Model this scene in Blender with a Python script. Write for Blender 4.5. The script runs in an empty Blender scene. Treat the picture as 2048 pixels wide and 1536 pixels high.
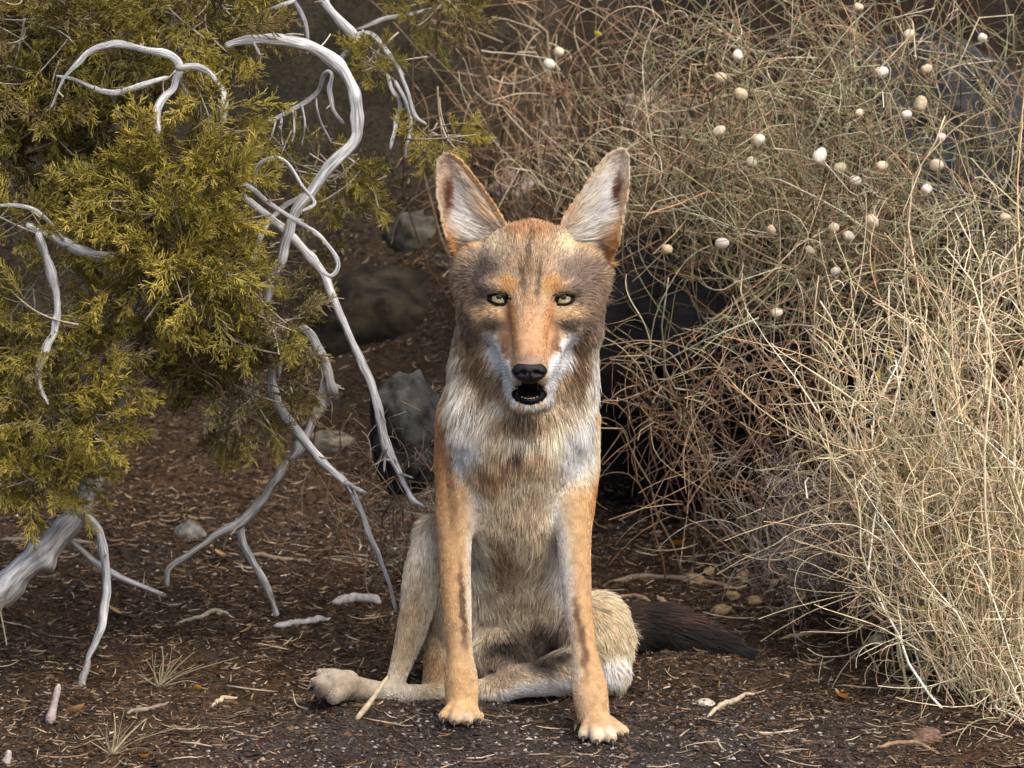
import bpy, math, random
import numpy as np
from mathutils import Vector

# ------------------------------------------------------------------ camera, sky, sun, exposure
SC = bpy.context.scene
COL = SC.collection
random.seed(7)
RNG = np.random.default_rng(11)
R = math.radians

S = 0.00055                       # metres per photo pixel at the coyote
DIST = 8.0
PITCH = R(11.0)
TARGET = np.array([0.0, 0.0, 0.37])
FWD = np.array([0.0, math.cos(PITCH), -math.sin(PITCH)])
UPV = np.array([0.0, math.sin(PITCH), math.cos(PITCH)])
RGT = np.array([1.0, 0.0, 0.0])
CAM = TARGET - FWD * DIST

cam_d = bpy.data.cameras.new('camera')
cam_o = bpy.data.objects.new('camera', cam_d)
COL.objects.link(cam_o)
cam_o.location = CAM
cam_o.rotation_euler = (math.pi / 2 - PITCH, 0, 0)
cam_d.sensor_width = 36
cam_d.lens = 36 * DIST / (2048 * S)
cam_d.clip_start = 0.1
cam_d.clip_end = 5000
cam_d.dof.use_dof = True
cam_d.dof.focus_distance = DIST - 0.05
cam_d.dof.aperture_fstop = 14.0
SC.camera = cam_o

SUN_EL, SUN_AZ = R(57), R(140)    # azimuth clockwise from +Y (north): behind the camera, to its right, high
wld = bpy.data.worlds.new('World')
SC.world = wld
wld.use_nodes = True
nt = wld.node_tree
bg = nt.nodes['Background']
sky = nt.nodes.new('ShaderNodeTexSky')
sky.sky_type = 'NISHITA'
sky.sun_disc = False
sky.sun_elevation = SUN_EL
sky.sun_rotation = SUN_AZ
sky.air_density = 0.7
sky.dust_density = 5.0
sky.ozone_density = 0.3
nt.links.new(sky.outputs[0], bg.inputs[0])
bg.inputs[1].default_value = 0.15
sun_d = bpy.data.lights.new('sun', 'SUN')
sun_d.energy = 1.1
sun_d.angle = R(46)
sun_d.color = (1.0, 0.965, 0.91)
sun_o = bpy.data.objects.new('sun', sun_d)
COL.objects.link(sun_o)
_sd = Vector((math.sin(SUN_AZ) * math.cos(SUN_EL), math.cos(SUN_AZ) * math.cos(SUN_EL), math.sin(SUN_EL)))
sun_o.rotation_euler = _sd.to_track_quat('Z', 'Y').to_euler()
sun_o.location = _sd * 20
SC.view_settings.view_transform = 'Standard'
SC.view_settings.look = 'None'
SC.view_settings.gamma = 1.0
SC.view_settings.use_curve_mapping = False
SC.view_settings.exposure = 0.8
SC.render.engine = 'CYCLES'
SC.cycles.use_denoising = True
SC.cycles.max_bounces = 6
SC.cycles.diffuse_bounces = 3
SC.cycles.use_adaptive_sampling = True
SC.cycles.adaptive_threshold = 0.03
SC.cycles.glossy_bounces = 3
SC.cycles.transmission_bounces = 4
SC.cycles.sample_clamp_indirect = 6.0

# ------------------------------------------------------------------ helpers
def W(px, py, d):
    """photo pixel and depth behind the coyote's front paws (in photo pixels) -> world point"""
    px, py, d = np.asarray(px, float), np.asarray(py, float), np.asarray(d, float)
    dep = DIST + d * S
    k = dep / DIST * S
    return CAM + FWD * dep[..., None] + RGT * ((px - 1024) * k)[..., None] + UPV * ((768 - py) * k)[..., None]

def unW(P):
    q = np.asarray(P, float) - CAM
    dep = q @ FWD
    k = dep / DIST * S
    return 1024 + (q @ RGT) / k, 768 - (q @ UPV) / k, (dep - DIST) / S

def lin(c):
    c = np.asarray(c, float) / 255.0
    return np.where(c <= 0.04045, c / 12.92, ((c + 0.055) / 1.055) ** 2.4)

def _hash(ix, iy, iz, seed):
    h = (ix.astype(np.int64) * 374761393 + iy.astype(np.int64) * 668265263 + iz.astype(np.int64) * 2147483647 + seed * 974634777) & 0x7fffffff
    h = ((h ^ (h >> 13)) * 1274126177) & 0x7fffffff
    h = ((h ^ (h >> 16)) * 668265263) & 0x7fffffff
    return (h & 0xffff) / 65535.0

def noise(P, scale=1.0, seed=0):
    """value noise, -1..1"""
    P = np.asarray(P, float) * scale
    i = np.floor(P).astype(np.int64)
    f = P - i
    f = f * f * (3 - 2 * f)
    out = 0
    for a in (0, 1):
        for b in (0, 1):
            for c in (0, 1):
                w = (f[..., 0] if a else 1 - f[..., 0]) * (f[..., 1] if b else 1 - f[..., 1]) * (f[..., 2] if c else 1 - f[..., 2])
                out = out + w * _hash(i[..., 0] + a, i[..., 1] + b, i[..., 2] + c, seed)
    return out * 2 - 1

def fbm(P, scale, seed=0, octaves=4, gain=0.5):
    s, a = 0, 1.0
    for o in range(octaves):
        s = s + a * noise(P, scale * 2 ** o, seed + o * 17)
        a *= gain
    return s

def norm(v):
    return v / np.maximum(np.linalg.norm(v, axis=-1, keepdims=True), 1e-9)

def mesh_np(name, V, F, smooth=True, col=None, mat=None):
    """V (n,3); F (m,3|4) or a list of such arrays; col (n,3) linear point colour"""
    Fs = F if isinstance(F, (list, tuple)) else [F]
    Fs = [np.asarray(f, np.int32) for f in Fs if len(f)]
    me = bpy.data.meshes.new(name)
    me.vertices.add(len(V))
    me.vertices.foreach_set('co', np.asarray(V, np.float32).ravel())
    loops = np.concatenate([f.ravel() for f in Fs])
    sizes = np.concatenate([np.full(len(f), f.shape[1], np.int32) for f in Fs])
    me.loops.add(len(loops))
    me.loops.foreach_set('vertex_index', loops)
    me.polygons.add(len(sizes))
    me.polygons.foreach_set('loop_start', np.concatenate([[0], np.cumsum(sizes)[:-1]]).astype(np.int32))
    me.polygons.foreach_set('loop_total', sizes)
    me.update(calc_edges=True)
    me.validate()
    me.polygons.foreach_set('use_smooth', np.full(len(me.polygons), smooth, bool))
    if col is not None:
        at = me.attributes.new('tint', 'FLOAT_COLOR', 'POINT')
        c4 = np.ones((len(V), 4), np.float32)
        c4[:, :3] = col
        at.data.foreach_set('color', c4.ravel())
    if mat is not None:
        me.materials.append(mat)
    return me

def link(name, data, parent=None, loc=None):
    o = bpy.data.objects.new(name, data)
    COL.objects.link(o)
    if loc is not None:
        o.location = loc
    if parent is not None:
        o.parent = parent
    return o

def tag(o, label=None, cat=None, group=None, kind=None):
    for k, v in (('label', label), ('category', cat), ('group', group), ('kind', kind)):
        if v:
            o[k] = v
    return o

def empty(name, loc=(0, 0, 0)):
    o = bpy.data.objects.new(name, None)
    COL.objects.link(o)
    o.location = loc
    o.empty_display_size = 0.05
    return o

def tubes(P, rad, sides=3, col=None, cap=True):
    """P (m,n,3) polylines, rad (m,n), col (m,3) -> V, F, C"""
    P = np.asarray(P, float)
    m, n = P.shape[:2]
    T = norm(np.gradient(P, axis=1))
    ref = np.where(np.abs(T[..., 2:3]) < 0.8, np.array([0, 0, 1.0]), np.array([1.0, 0, 0]))
    # keep one reference for each polyline so that rings do not flip
    ref = np.repeat(ref[:, n // 2:n // 2 + 1], n, axis=1)
    A = norm(np.cross(T, ref) + 1e-6)
    B = np.cross(T, A)
    ang = np.linspace(0, 2 * np.pi, sides, endpoint=False)
    V = P[:, :, None] + (A[:, :, None] * np.cos(ang)[:, None] + B[:, :, None] * np.sin(ang)[:, None]) * np.asarray(rad)[:, :, None, None]
    base = (np.arange(m) * n * sides)[:, None, None]
    i = np.arange(n - 1)[None, :, None] * sides
    k = np.arange(sides)[None, None, :]
    k2 = (k + 1) % sides
    F = np.stack([base + i + k, base + i + k2, base + i + sides + k2, base + i + sides + k], -1).reshape(-1, 4)
    C = None
    if col is not None:
        C = np.repeat(np.asarray(col, float)[:, None], n * sides, axis=1).reshape(-1, 3)
    Fs = [F]
    if cap and sides >= 3:
        b = np.arange(m)[:, None] * n * sides
        kk = np.arange(sides)[None]
        Fs.append(b + kk[:, ::-1])
        Fs.append(b + (n - 1) * sides + kk)
    return V.reshape(-1, 3), Fs, C

def catmull(pts, n):
    """(k,c) control points -> (n,c) smooth samples"""
    p = np.asarray(pts, float)
    p = np.vstack([2 * p[0] - p[1], p, 2 * p[-1] - p[-2]])
    t = np.linspace(0, len(p) - 3 - 1e-6, n)
    i = t.astype(int)
    f = (t - i)[:, None]
    a, b, c, d = p[i], p[i + 1], p[i + 2], p[i + 3]
    return 0.5 * (2 * b + (c - a) * f + (2 * a - 5 * b + 4 * c - d) * f ** 2 + (3 * b - a - 3 * c + d) * f ** 3)

# ------------------------------------------------------------------ materials
def new_mat(name):
    m = bpy.data.materials.new(name)
    m.use_nodes = True
    n = m.node_tree
    return m, n, n.nodes['Principled BSDF'], n.nodes, n.links

def tint_mat(name, rough=0.85, spec=0.2, noise_scale=60.0, noise_amt=0.35, bump=0.3, bump_scale=250.0, stretch=None, translucent=0.0, coord=None):
    """colour from the point attribute 'tint' broken up with procedural noise, and fine bump"""
    m, n, p, N, L = new_mat(name)
    at = N.new('ShaderNodeAttribute'); at.attribute_name = 'tint'
    tc = N.new('ShaderNodeTexCoord')
    src = tc.outputs['Object']
    if coord:
        fa = N.new('ShaderNodeAttribute'); fa.attribute_name = coord; src = fa.outputs['Vector']
    if stretch:
        mp = N.new('ShaderNodeMapping'); mp.inputs['Scale'].default_value = stretch
        L.new(src, mp.inputs['Vector']); src = mp.outputs[0]
    nz = N.new('ShaderNodeTexNoise'); nz.inputs['Scale'].default_value = noise_scale; nz.inputs['Detail'].default_value = 5
    L.new(src, nz.inputs['Vector'])
    mr = N.new('ShaderNodeMapRange')
    mr.inputs['From Min'].default_value = 0.3; mr.inputs['From Max'].default_value = 0.7
    mr.inputs['To Min'].default_value = 1 - noise_amt; mr.inputs['To Max'].default_value = 1 + noise_amt
    L.new(nz.outputs['Fac'], mr.inputs['Value'])
    mx = N.new('ShaderNodeVectorMath'); mx.operation = 'SCALE'
    L.new(at.outputs['Color'], mx.inputs[0]); L.new(mr.outputs[0], mx.inputs['Scale'])
    L.new(mx.outputs[0], p.inputs['Base Color'])
    p.inputs['Roughness'].default_value = rough
    p.inputs['Specular IOR Level'].default_value = spec
    if bump:
        nb = N.new('ShaderNodeTexNoise'); nb.inputs['Scale'].default_value = bump_scale; nb.inputs['Detail'].default_value = 4
        L.new(src, nb.inputs['Vector'])
        bp = N.new('ShaderNodeBump'); bp.inputs['Strength'].default_value = bump; bp.inputs['Distance'].default_value = 0.002
        L.new(nb.outputs['Fac'], bp.inputs['Height']); L.new(bp.outputs[0], p.inputs['Normal'])
    if translucent:
        tr = N.new('ShaderNodeBsdfTranslucent'); L.new(mx.outputs[0], tr.inputs['Color'])
        ms = N.new('ShaderNodeMixShader'); ms.inputs[0].default_value = translucent
        L.new(p.outputs[0], ms.inputs[1]); L.new(tr.outputs[0], ms.inputs[2])
        L.new(ms.outputs[0], N['Material Output'].inputs['Surface'])
    return m

def plain_mat(name, c, rough=0.6, spec=0.4, var=0.2, scale=300.0, bump=0.0, coat=0.0):
    m, n, p, N, L = new_mat(name)
    nz = N.new('ShaderNodeTexNoise'); nz.inputs['Scale'].default_value = scale
    tc = N.new('ShaderNodeTexCoord'); L.new(tc.outputs['Object'], nz.inputs['Vector'])
    rp = N.new('ShaderNodeValToRGB')
    rp.color_ramp.elements[0].position = 0.3; rp.color_ramp.elements[1].position = 0.7
    c = np.asarray(c, float)
    rp.color_ramp.elements[0].color = (*np.clip(c * (1 - var), 0, 1), 1); rp.color_ramp.elements[1].color = (*np.clip(c * (1 + var), 0, 1), 1)
    L.new(nz.outputs['Fac'], rp.inputs[0]); L.new(rp.outputs[0], p.inputs['Base Color'])
    p.inputs['Roughness'].default_value = rough
    p.inputs['Specular IOR Level'].default_value = spec
    p.inputs['Coat Weight'].default_value = coat
    if bump:
        bp = N.new('ShaderNodeBump'); bp.inputs['Strength'].default_value = bump; bp.inputs['Distance'].default_value = 0.001
        L.new(nz.outputs['Fac'], bp.inputs['Height']); L.new(bp.outputs[0], p.inputs['Normal'])
    return m
# ------------------------------------------------------------------ ground
CONTACT = [(922, 1452, -20), (1200, 1490, -95), (680, 1402, 40), (800, 1405, 90), (1130, 1405, 130), (1000, 1405, 110), (1210, 1390, 150),
           (1300, 1305, 380), (1400, 1302, 360), (1495, 1315, 330)]
_cw = W(*np.array(CONTACT, float).T)

def ground_base(x, y):
    start = 0.80 + 0.30 * np.clip(0.5 - x * 1.2, 0, 1)
    t = np.maximum(y - start, 0)
    z = 0.05 * np.clip(y, -3, 12) + 0.95 * t * t / (t + 0.35)
    far = np.clip(y - 4.0, 0, None)
    z = z - 0.75 * far * far / (far + 3.0)
    return z

def _bump_weights():
    n = len(_cw)
    A = np.zeros((n, n))
    for i in range(n):
        A[i] = np.exp(-((_cw[i, 0] - _cw[:, 0]) ** 2 + (_cw[i, 1] - _cw[:, 1]) ** 2) / (2 * 0.05 ** 2))
    return np.linalg.solve(A + 0.05 * np.eye(n), _cw[:, 2] - ground_base(_cw[:, 0], _cw[:, 1]))
_bw = _bump_weights()

def ground_z(x, y, detail=True):
    x, y = np.asarray(x, float), np.asarray(y, float)
    z = ground_base(x, y)
    for (cx, cy, _), w in zip(_cw, _bw):
        z = z + w * np.exp(-((x - cx) ** 2 + (y - cy) ** 2) / (2 * 0.05 ** 2))
    if detail:
        P = np.stack([x, y, np.zeros_like(x)], -1)
        near = np.exp(-((x - 0.0) ** 2 / 0.35 + y ** 2 / 0.08))
        z = z + (0.012 * (1 - 0.7 * near) * fbm(P, 6, 3, 3) + 0.004 * fbm(P, 28, 9, 3)) * np.clip(1.2 - np.hypot(x, y) / 60, 0, 1)
        z = z + 0.05 * fbm(P, 1.7, 21, 3) * np.clip((y - 0.9) / 0.8, 0, 1) + 0.4 * fbm(P, 0.09, 5, 3) * np.clip((np.hypot(x, y) - 6) / 20, 0, 1)
    return z

def axis(lo, hi, step, far, grow=1.16):
    a = list(np.arange(lo, hi, step))
    s = step
    x = a[-1]
    while x < far:
        s *= grow; x += s; a.append(x)
    s = step
    x = a[0]
    b = []
    while x > -far:
        s *= grow; x -= s; b.append(x)
    return np.array(b[::-1] + a)

gx, gy = axis(-1.0, 1.0, 0.0062, 900), axis(-0.55, 2.1, 0.0068, 900)
GX, GY = np.meshgrid(gx, gy, indexing='ij')
GZ = ground_z(GX, GY)
ii = np.arange(len(gx) * len(gy)).reshape(len(gx), len(gy))
GF = np.stack([ii[:-1, :-1], ii[1:, :-1], ii[1:, 1:], ii[:-1, 1:]], -1).reshape(-1, 4)
GV = np.stack([GX, GY, GZ], -1).reshape(-1, 3)


_gi = np.where((gx > -0.999) & (gx < 0.99))[0]; _gj = np.where((gy > -0.549) & (gy < 2.09))[0]
_x0, _y0, _ZT = gx[_gi[0]], gy[_gj[0]], GZ[_gi[0]:_gi[-1] + 1, _gj[0]:_gj[-1] + 1]
def gz_fast(x, y):
    """bilinear look-up of the ground near the coyote, the formula elsewhere"""
    x, y = np.asarray(x, float), np.asarray(y, float)
    u, v = (x - _x0) / 0.0062, (y - _y0) / 0.0068
    i = np.clip(u.astype(int), 0, _ZT.shape[0] - 2); j = np.clip(v.astype(int), 0, _ZT.shape[1] - 2)
    f, h = np.clip(u - i, 0, 1), np.clip(v - j, 0, 1)
    return (_ZT[i, j] * (1 - f) + _ZT[i + 1, j] * f) * (1 - h) + (_ZT[i, j + 1] * (1 - f) + _ZT[i + 1, j + 1] * f) * h
def px_on_ground(px, py):
    """the ground point seen at a photo pixel"""
    px, py = np.atleast_1d(np.asarray(px, float)), np.atleast_1d(np.asarray(py, float))
    lo = np.full(px.shape, -900.0)
    hit = lo.copy()
    done = np.zeros(px.shape, bool)
    for d in np.arange(-900, 6500, 12.0):
        p = W(px, py, np.full(px.shape, d))
        below = p[:, 2] < gz_fast(p[:, 0], p[:, 1])
        new = below & ~done
        hit[new] = d
        done |= below
        if done.all():
            break
    p = W(px, py, hit)
    p[:, 2] = gz_fast(p[:, 0], p[:, 1])
    return p


def soil_tint(P):
    px, py, d = unW(P)
    n1 = fbm(P, 5, 41, 4)[..., None]
    n2 = fbm(P, 22, 43, 3)[..., None]
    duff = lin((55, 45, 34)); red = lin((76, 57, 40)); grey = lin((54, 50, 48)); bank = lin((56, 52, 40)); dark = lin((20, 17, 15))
    c = duff + (red - duff) * np.clip(0.35 + n1 * 0.7, 0, 1)
    gravel = np.clip(1.4 - np.abs((px - 900) / 480) ** 2 - np.abs((py - 1530) / 140) ** 2, 0, 1) + np.clip(1 - np.abs((px - 1500) / 420) ** 2 - np.abs((py - 1500) / 120) ** 2, 0, 1) * 0.8
    c = c + (grey - c) * np.clip(gravel + n2[..., 0] * 0.4, 0, 1)[..., None] * 0.8
    b = np.clip((P[..., 1] - 1.2) / 0.4 + n1[..., 0] * 0.5, 0, 1)[..., None] * np.clip(0.6 - P[..., 0] * 1.5, 0, 1)[..., None]
    c = c + (bank - c) * b
    c = c + (dark - c) * (np.clip((P[..., 1] - 0.45) / 0.3, 0, 1) * np.clip((P[..., 0] - 0.05) / 0.15, 0, 1) * 0.7)[..., None]  # shade under the right-hand shrubs, put into the soil colour
    return np.clip(c * 0.85 * (1 + 0.4 * n2), 0.004, 1)

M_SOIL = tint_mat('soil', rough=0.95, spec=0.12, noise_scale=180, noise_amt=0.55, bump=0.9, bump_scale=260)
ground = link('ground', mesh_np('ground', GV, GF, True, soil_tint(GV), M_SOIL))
tag(ground, 'dark brown soil with needle litter rising to a bank', kind='structure')
# ------------------------------------------------------------------ rocks
def rock_mesh(name, rad, seed, c1, c2, mat, res=40, rough=0.35, facet=0.5):
    th, ph = np.meshgrid(np.linspace(0.001, math.pi - 0.001, res), np.linspace(0, 2 * np.pi, res * 2, endpoint=False), indexing='ij')
    U = np.stack([np.sin(th) * np.cos(ph), np.sin(th) * np.sin(ph), np.cos(th)], -1)
    rg = np.random.default_rng(seed)
    pl = norm(rg.standard_normal((16, 3)))
    h = 0.72 + 0.28 * rg.random(16)
    dots = np.maximum(U @ pl.T, 1e-3)
    fac = np.min(h / dots, -1)
    r = (1 - facet) + facet * np.minimum(fac, 1.25)
    r = r + rough * 0.3 * fbm(U + seed, 2.2, seed, 5, 0.55)
    V = (U * r[..., None] * np.asarray(rad)).reshape(-1, 3)
    n2 = res * 2
    ii = np.arange(res * n2).reshape(res, n2); j2 = np.roll(ii, -1, 1)
    F = np.stack([ii[:-1], ii[1:], j2[1:], j2[:-1]], -1).reshape(-1, 4)
    k = np.clip(0.5 + 0.8 * fbm(U + seed, 4, seed + 5, 4), 0, 1).reshape(-1, 1)
    col = lin(c1) * (1 - k) + lin(c2) * k
    return mesh_np(name, V, F, True, col, mat)
M_ROCK = tint_mat('weathered_rock', rough=0.92, spec=0.15, noise_scale=70, noise_amt=0.5, bump=0.8, bump_scale=140)
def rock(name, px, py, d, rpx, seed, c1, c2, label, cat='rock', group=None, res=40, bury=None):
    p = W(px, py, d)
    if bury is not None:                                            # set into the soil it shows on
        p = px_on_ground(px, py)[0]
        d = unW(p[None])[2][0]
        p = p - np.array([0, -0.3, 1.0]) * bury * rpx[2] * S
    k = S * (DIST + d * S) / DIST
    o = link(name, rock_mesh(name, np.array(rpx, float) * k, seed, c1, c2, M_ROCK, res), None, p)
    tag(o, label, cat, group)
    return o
rock('boulder', 1450, 730, 1550, (400, 270, 260), 5, (17, 16, 16), (36, 35, 35), 'large boulder behind the twigs beside the coyote, coloured near-black as hollow shade', 'boulder', res=70)  # near-black rock colour carries the shade of the hollow
rock('boulder', 1860, 330, 1900, (250, 240, 280), 8, (26, 27, 29), (56, 57, 60), 'blue grey boulder behind the shrub hung with pods', 'boulder', res=60)
rock('boulder', 815, 870, 620, (84, 105, 115), 12, (38, 38, 36), (66, 66, 63), 'grey weathered boulder just behind the coyote and hanging dead branch', 'boulder', res=60)
rock('boulder', 790, 600, 0, (190, 140, 130), 27, (32, 29, 22), (60, 54, 42), 'low dark boulder added in the bank beside the coyote cheek for its shaded recess', 'boulder', res=60, bury=.75)  # made-up boulder; its dark colour stands in for a shaded recess
rock('stone', 378, 1068, 900, (38, 34, 32), 15, (92, 90, 84), (130, 128, 120), 'rounded grey stone on the litter behind the forked dead branch', 'stone', bury=.3)
rock('stone', 850, 440, 2300, (70, 60, 55), 16, (58, 54, 46), (88, 83, 73), 'pale stone on the bank beside the image-left ear of the coyote', 'stone', bury=.85)
rock('stone', 1030, 372, 2450, (50, 50, 46), 17, (104, 92, 84), (150, 136, 126), 'pinkish pale stone on the bank between the coyote ears', 'stone', bury=.5)
rock('stone', 660, 880, 1250, (60, 40, 30), 18, (80, 74, 64), (120, 112, 98), 'low flat stone half buried in litter behind the crossing branches', 'stone', bury=.4)
rock('stone', 1300, 220, 2500, (60, 60, 55), 19, (96, 86, 76), (140, 126, 114), 'dusty pale stone on the bank above the tall ear', 'stone', bury=.4)
rock('stone', 1850, 1480, -60, (42, 30, 26), 20, (84, 64, 52), (122, 98, 82), 'reddish brown stone in the soil near the straw shrub', 'stone', bury=.35)
rock('stone', 1410, 1405, 90, (20, 15, 12), 22, (140, 132, 122), (180, 172, 160), 'small pale stone on dark soil below the tail tip', 'stone', res=20, bury=.3)

# ------------------------------------------------------------------ twigs and shrubs
M_TWIG = tint_mat('dry_twig', rough=0.8, spec=0.2, noise_scale=120, noise_amt=0.3, bump=0)
NT = 11
def stems(root, tip, rg, lift=0.25, wig=0.12, curl=0.2):
    """arching stems from root (m,3) to tip (m,3) -> (m,NT,3)"""
    m = len(root)
    t = np.linspace(0, 1, NT)[None, :, None]
    ln = np.linalg.norm(tip - root, axis=1)[:, None, None]
    mid = (root + tip) / 2 + np.stack([rg.normal(0, .15, m), rg.normal(-.05, .12, m), lift + rg.normal(0, .15, m)], 1) * ln[:, 0]
    P = (1 - t) ** 2 * root[:, None] + 2 * t * (1 - t) * mid[:, None] + t ** 2 * tip[:, None]
    ph = rg.random((m, 1, 3)) * 6.28; fr = 1.0 + 2.2 * rg.random((m, 1, 3))
    return P + np.sin(fr * t * 6.28 + ph) * ln * wig * 0.28 * t + np.cumsum(rg.normal(0, 1, (m, NT, 3)), 1) * ln * 0.008

def shoots(P, rg, n, length, angle=1.0, curl=1.0, tmin=0.35, droop=0.0):
    """n side shoots from random places on the parent stems P (m,NT,3)"""
    m = len(P)
    i = rg.integers(0, m, n)
    j = np.clip((tmin + (1 - tmin) * rg.random(n)) * (NT - 2), 0, NT - 2).astype(int)
    f = rg.random((n, 1))
    a = P[i, j] * (1 - f) + P[i, j + 1] * f
    T0 = norm(P[i, j + 1] - P[i, j])
    side = norm(np.cross(T0, rg.standard_normal((n, 3))))
    an = angle * (0.6 + 0.6 * rg.random((n, 1)))
    d = norm(T0 * np.cos(an) + side * np.sin(an))
    ax = norm(rg.standard_normal((n, 3)))
    L = (length * (0.35 + 0.9 * rg.random(n) ** 1.5))[:, None]
    cv = curl * rg.normal(0, 1.0, (n, 1))
    out = [a]
    cur = a
    for k in range(1, NT):
        d = norm(d + np.cross(ax, d) * cv / (NT - 1) * 1.6 + np.array([0, 0, -droop]) / (NT - 1) + rg.normal(0, 0.05, (n, 3)))
        cur = cur + d * L / (NT - 1)
        out.append(cur)
    return np.stack(out, 1), i

def pal(colors, n, rg, jit=0.2):
    c = lin(np.array(colors, float))[rg.integers(0, len(colors), n)]
    return np.clip(c * (1 + jit * rg.standard_normal((n, 1))), 0.01, 0.95)

def region_targets(rg, regs, n):
    """regs: (px, py, rx, ry, d0, d1, weight) -> world points"""
    w = np.array([r[6] for r in regs], float)
    k = rg.choice(len(regs), n, p=w / w.sum())
    q = np.array([r[:6] for r in regs], float)[k]
    a = rg.random(n) * 6.283; rr = np.sqrt(rg.random(n))
    return W(q[:, 0] + q[:, 2] * rr * np.cos(a), q[:, 1] + q[:, 3] * rr * np.sin(a), q[:, 4] + (q[:, 5] - q[:, 4]) * rg.random(n))

def shrub(name, label, root_c, root_r, regs, n_main, n_side, n_fine, colors, fine_colors, r_main, seed, lift=.25, side_len=.16, fine_len=.07, curl=1.0, parts=120, tips=None, droop=0.0, wig=.12, fan=None):
    rg = np.random.default_rng(seed)
    tip = region_targets(rg, regs, n_main)
    if tips is not None:
        tip = np.vstack([tips, tip])
    m = len(tip)
    root = np.array(root_c)[rg.integers(0, len(root_c), m)] + rg.normal(0, root_r, (m, 3)) * np.array([1, 1, 0])
    # stems start nearer to the tips they serve so that the shrub stays rounded
    root[:, 0] += (tip[:, 0] - root[:, 0]) * (0.45 if fan is None else fan)
    root[:, 1] += (tip[:, 1] - root[:, 1]) * 0.3
    root[:, 2] = gz_fast(root[:, 0], root[:, 1]) - 0.01
    P0 = stems(root, tip, rg, lift, wig)
    P0[:, -1] = np.where((np.arange(m) < (0 if tips is None else len(tips)))[:, None], tip, P0[:, -1])
    P1, i1 = shoots(P0, rg, n_side, side_len, 0.95, curl, 0.35, droop)
    P2, i2 = shoots(P1, rg, n_fine, fine_len, 1.05, curl * 1.2, 0.2, droop)
    allP = np.concatenate([P0, P1, P2])
    r0 = r_main * (0.7 + 0.6 * rg.random(m)); r1 = r_main * 0.62 * (0.7 + 0.6 * rg.random(len(P1))); r2 = r_main * 0.42 * (0.7 + 0.6 * rg.random(len(P2)))
    rad = np.concatenate([r0, r1, r2])[:, None] * np.linspace(1, 0.5, NT)[None]
    col = np.concatenate([pal(colors, m, rg), pal(colors, len(P1), rg), pal(fine_colors, len(P2), rg)])
    # never dip into the ground
    gz = gz_fast(allP[..., 0], allP[..., 1])
    allP[..., 2] = np.maximum(allP[..., 2], gz - 0.012)
    root_o = empty(name, tuple(np.array(root_c).mean(0)))
    o0 = np.array(root_o.location)
    tag(root_o, label, 'shrub')
    depth = unW(allP[:, NT // 2])
    seen = (depth[0] > 0) & (depth[0] < 2048) & (depth[1] > 0) & (depth[1] < 1536)
    score = np.where(seen, rad.mean(1) * np.linalg.norm(allP[:, -1] - allP[:, 0], axis=1) * (1 - depth[2] / 6000), -1)
    order = np.argsort(-score)
    for i in order[:parts]:
        V, F, C = tubes(allP[i:i + 1] - o0, rad[i:i + 1], 5, col[i:i + 1])
        link('stem', mesh_np('stem', V, F, True, C, M_TWIG), root_o)
    rest = order[parts:]
    V, F, C = tubes(allP[rest] - o0, rad[rest], 3, col[rest], cap=False)
    tag(link('twigs', mesh_np('twigs', V, F, True, C, M_TWIG), root_o), kind='stuff')
    return root_o, allP

# seed pods of the wiry shrub: photo positions
PODS = [(1098, 128), (1118, 104)] + [(1150 + zx * .4428, zy * .4427) for zx, zy in
        ((735, 250), (748, 425), (648, 592), (825, 630), (797, 730), (1105, 705), (1195, 758), (1383, 750), (1265, 815), (1283, 510), (1497, 517), (1560, 470), (1587, 310), (1655, 620),
         (1633, 745), (1587, 855), (1943, 983), (1167, 1030), (1235, 1065), (1060, 1130), (663, 1098), (415, 1125), (885, 1038), (910, 1412), (1507, 155), (1385, 325), (655, 350), (1340, 1000), (1175, 1225), (1280, 30), (1840, 170))]
rgp = np.random.default_rng(4)
POD_D = 620 + 260 * rgp.random(len(PODS))
POD_W = W(np.array(PODS)[:, 0], np.array(PODS)[:, 1], POD_D)
TAN = [(176, 156, 122), (158, 142, 112), (206, 192, 162), (140, 116, 92), (150, 150, 116), (168, 128, 98), (116, 98, 80)]
OLIVE = [(150, 148, 108), (132, 132, 92), (170, 166, 132), (186, 184, 158), (150, 132, 104)]
BROWN = [(132, 100, 76), (156, 124, 94), (104, 80, 62), (176, 150, 120), (116, 100, 86)]
STRAW = [(212, 192, 154), (228, 212, 178), (192, 182, 142), (210, 172, 136), (198, 186, 146), (238, 226, 200), (222, 196, 160), (160, 150, 120), (146, 136, 104)]
STRAWF = [(216, 202, 166), (196, 192, 150), (226, 208, 178), (206, 166, 134)]

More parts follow.
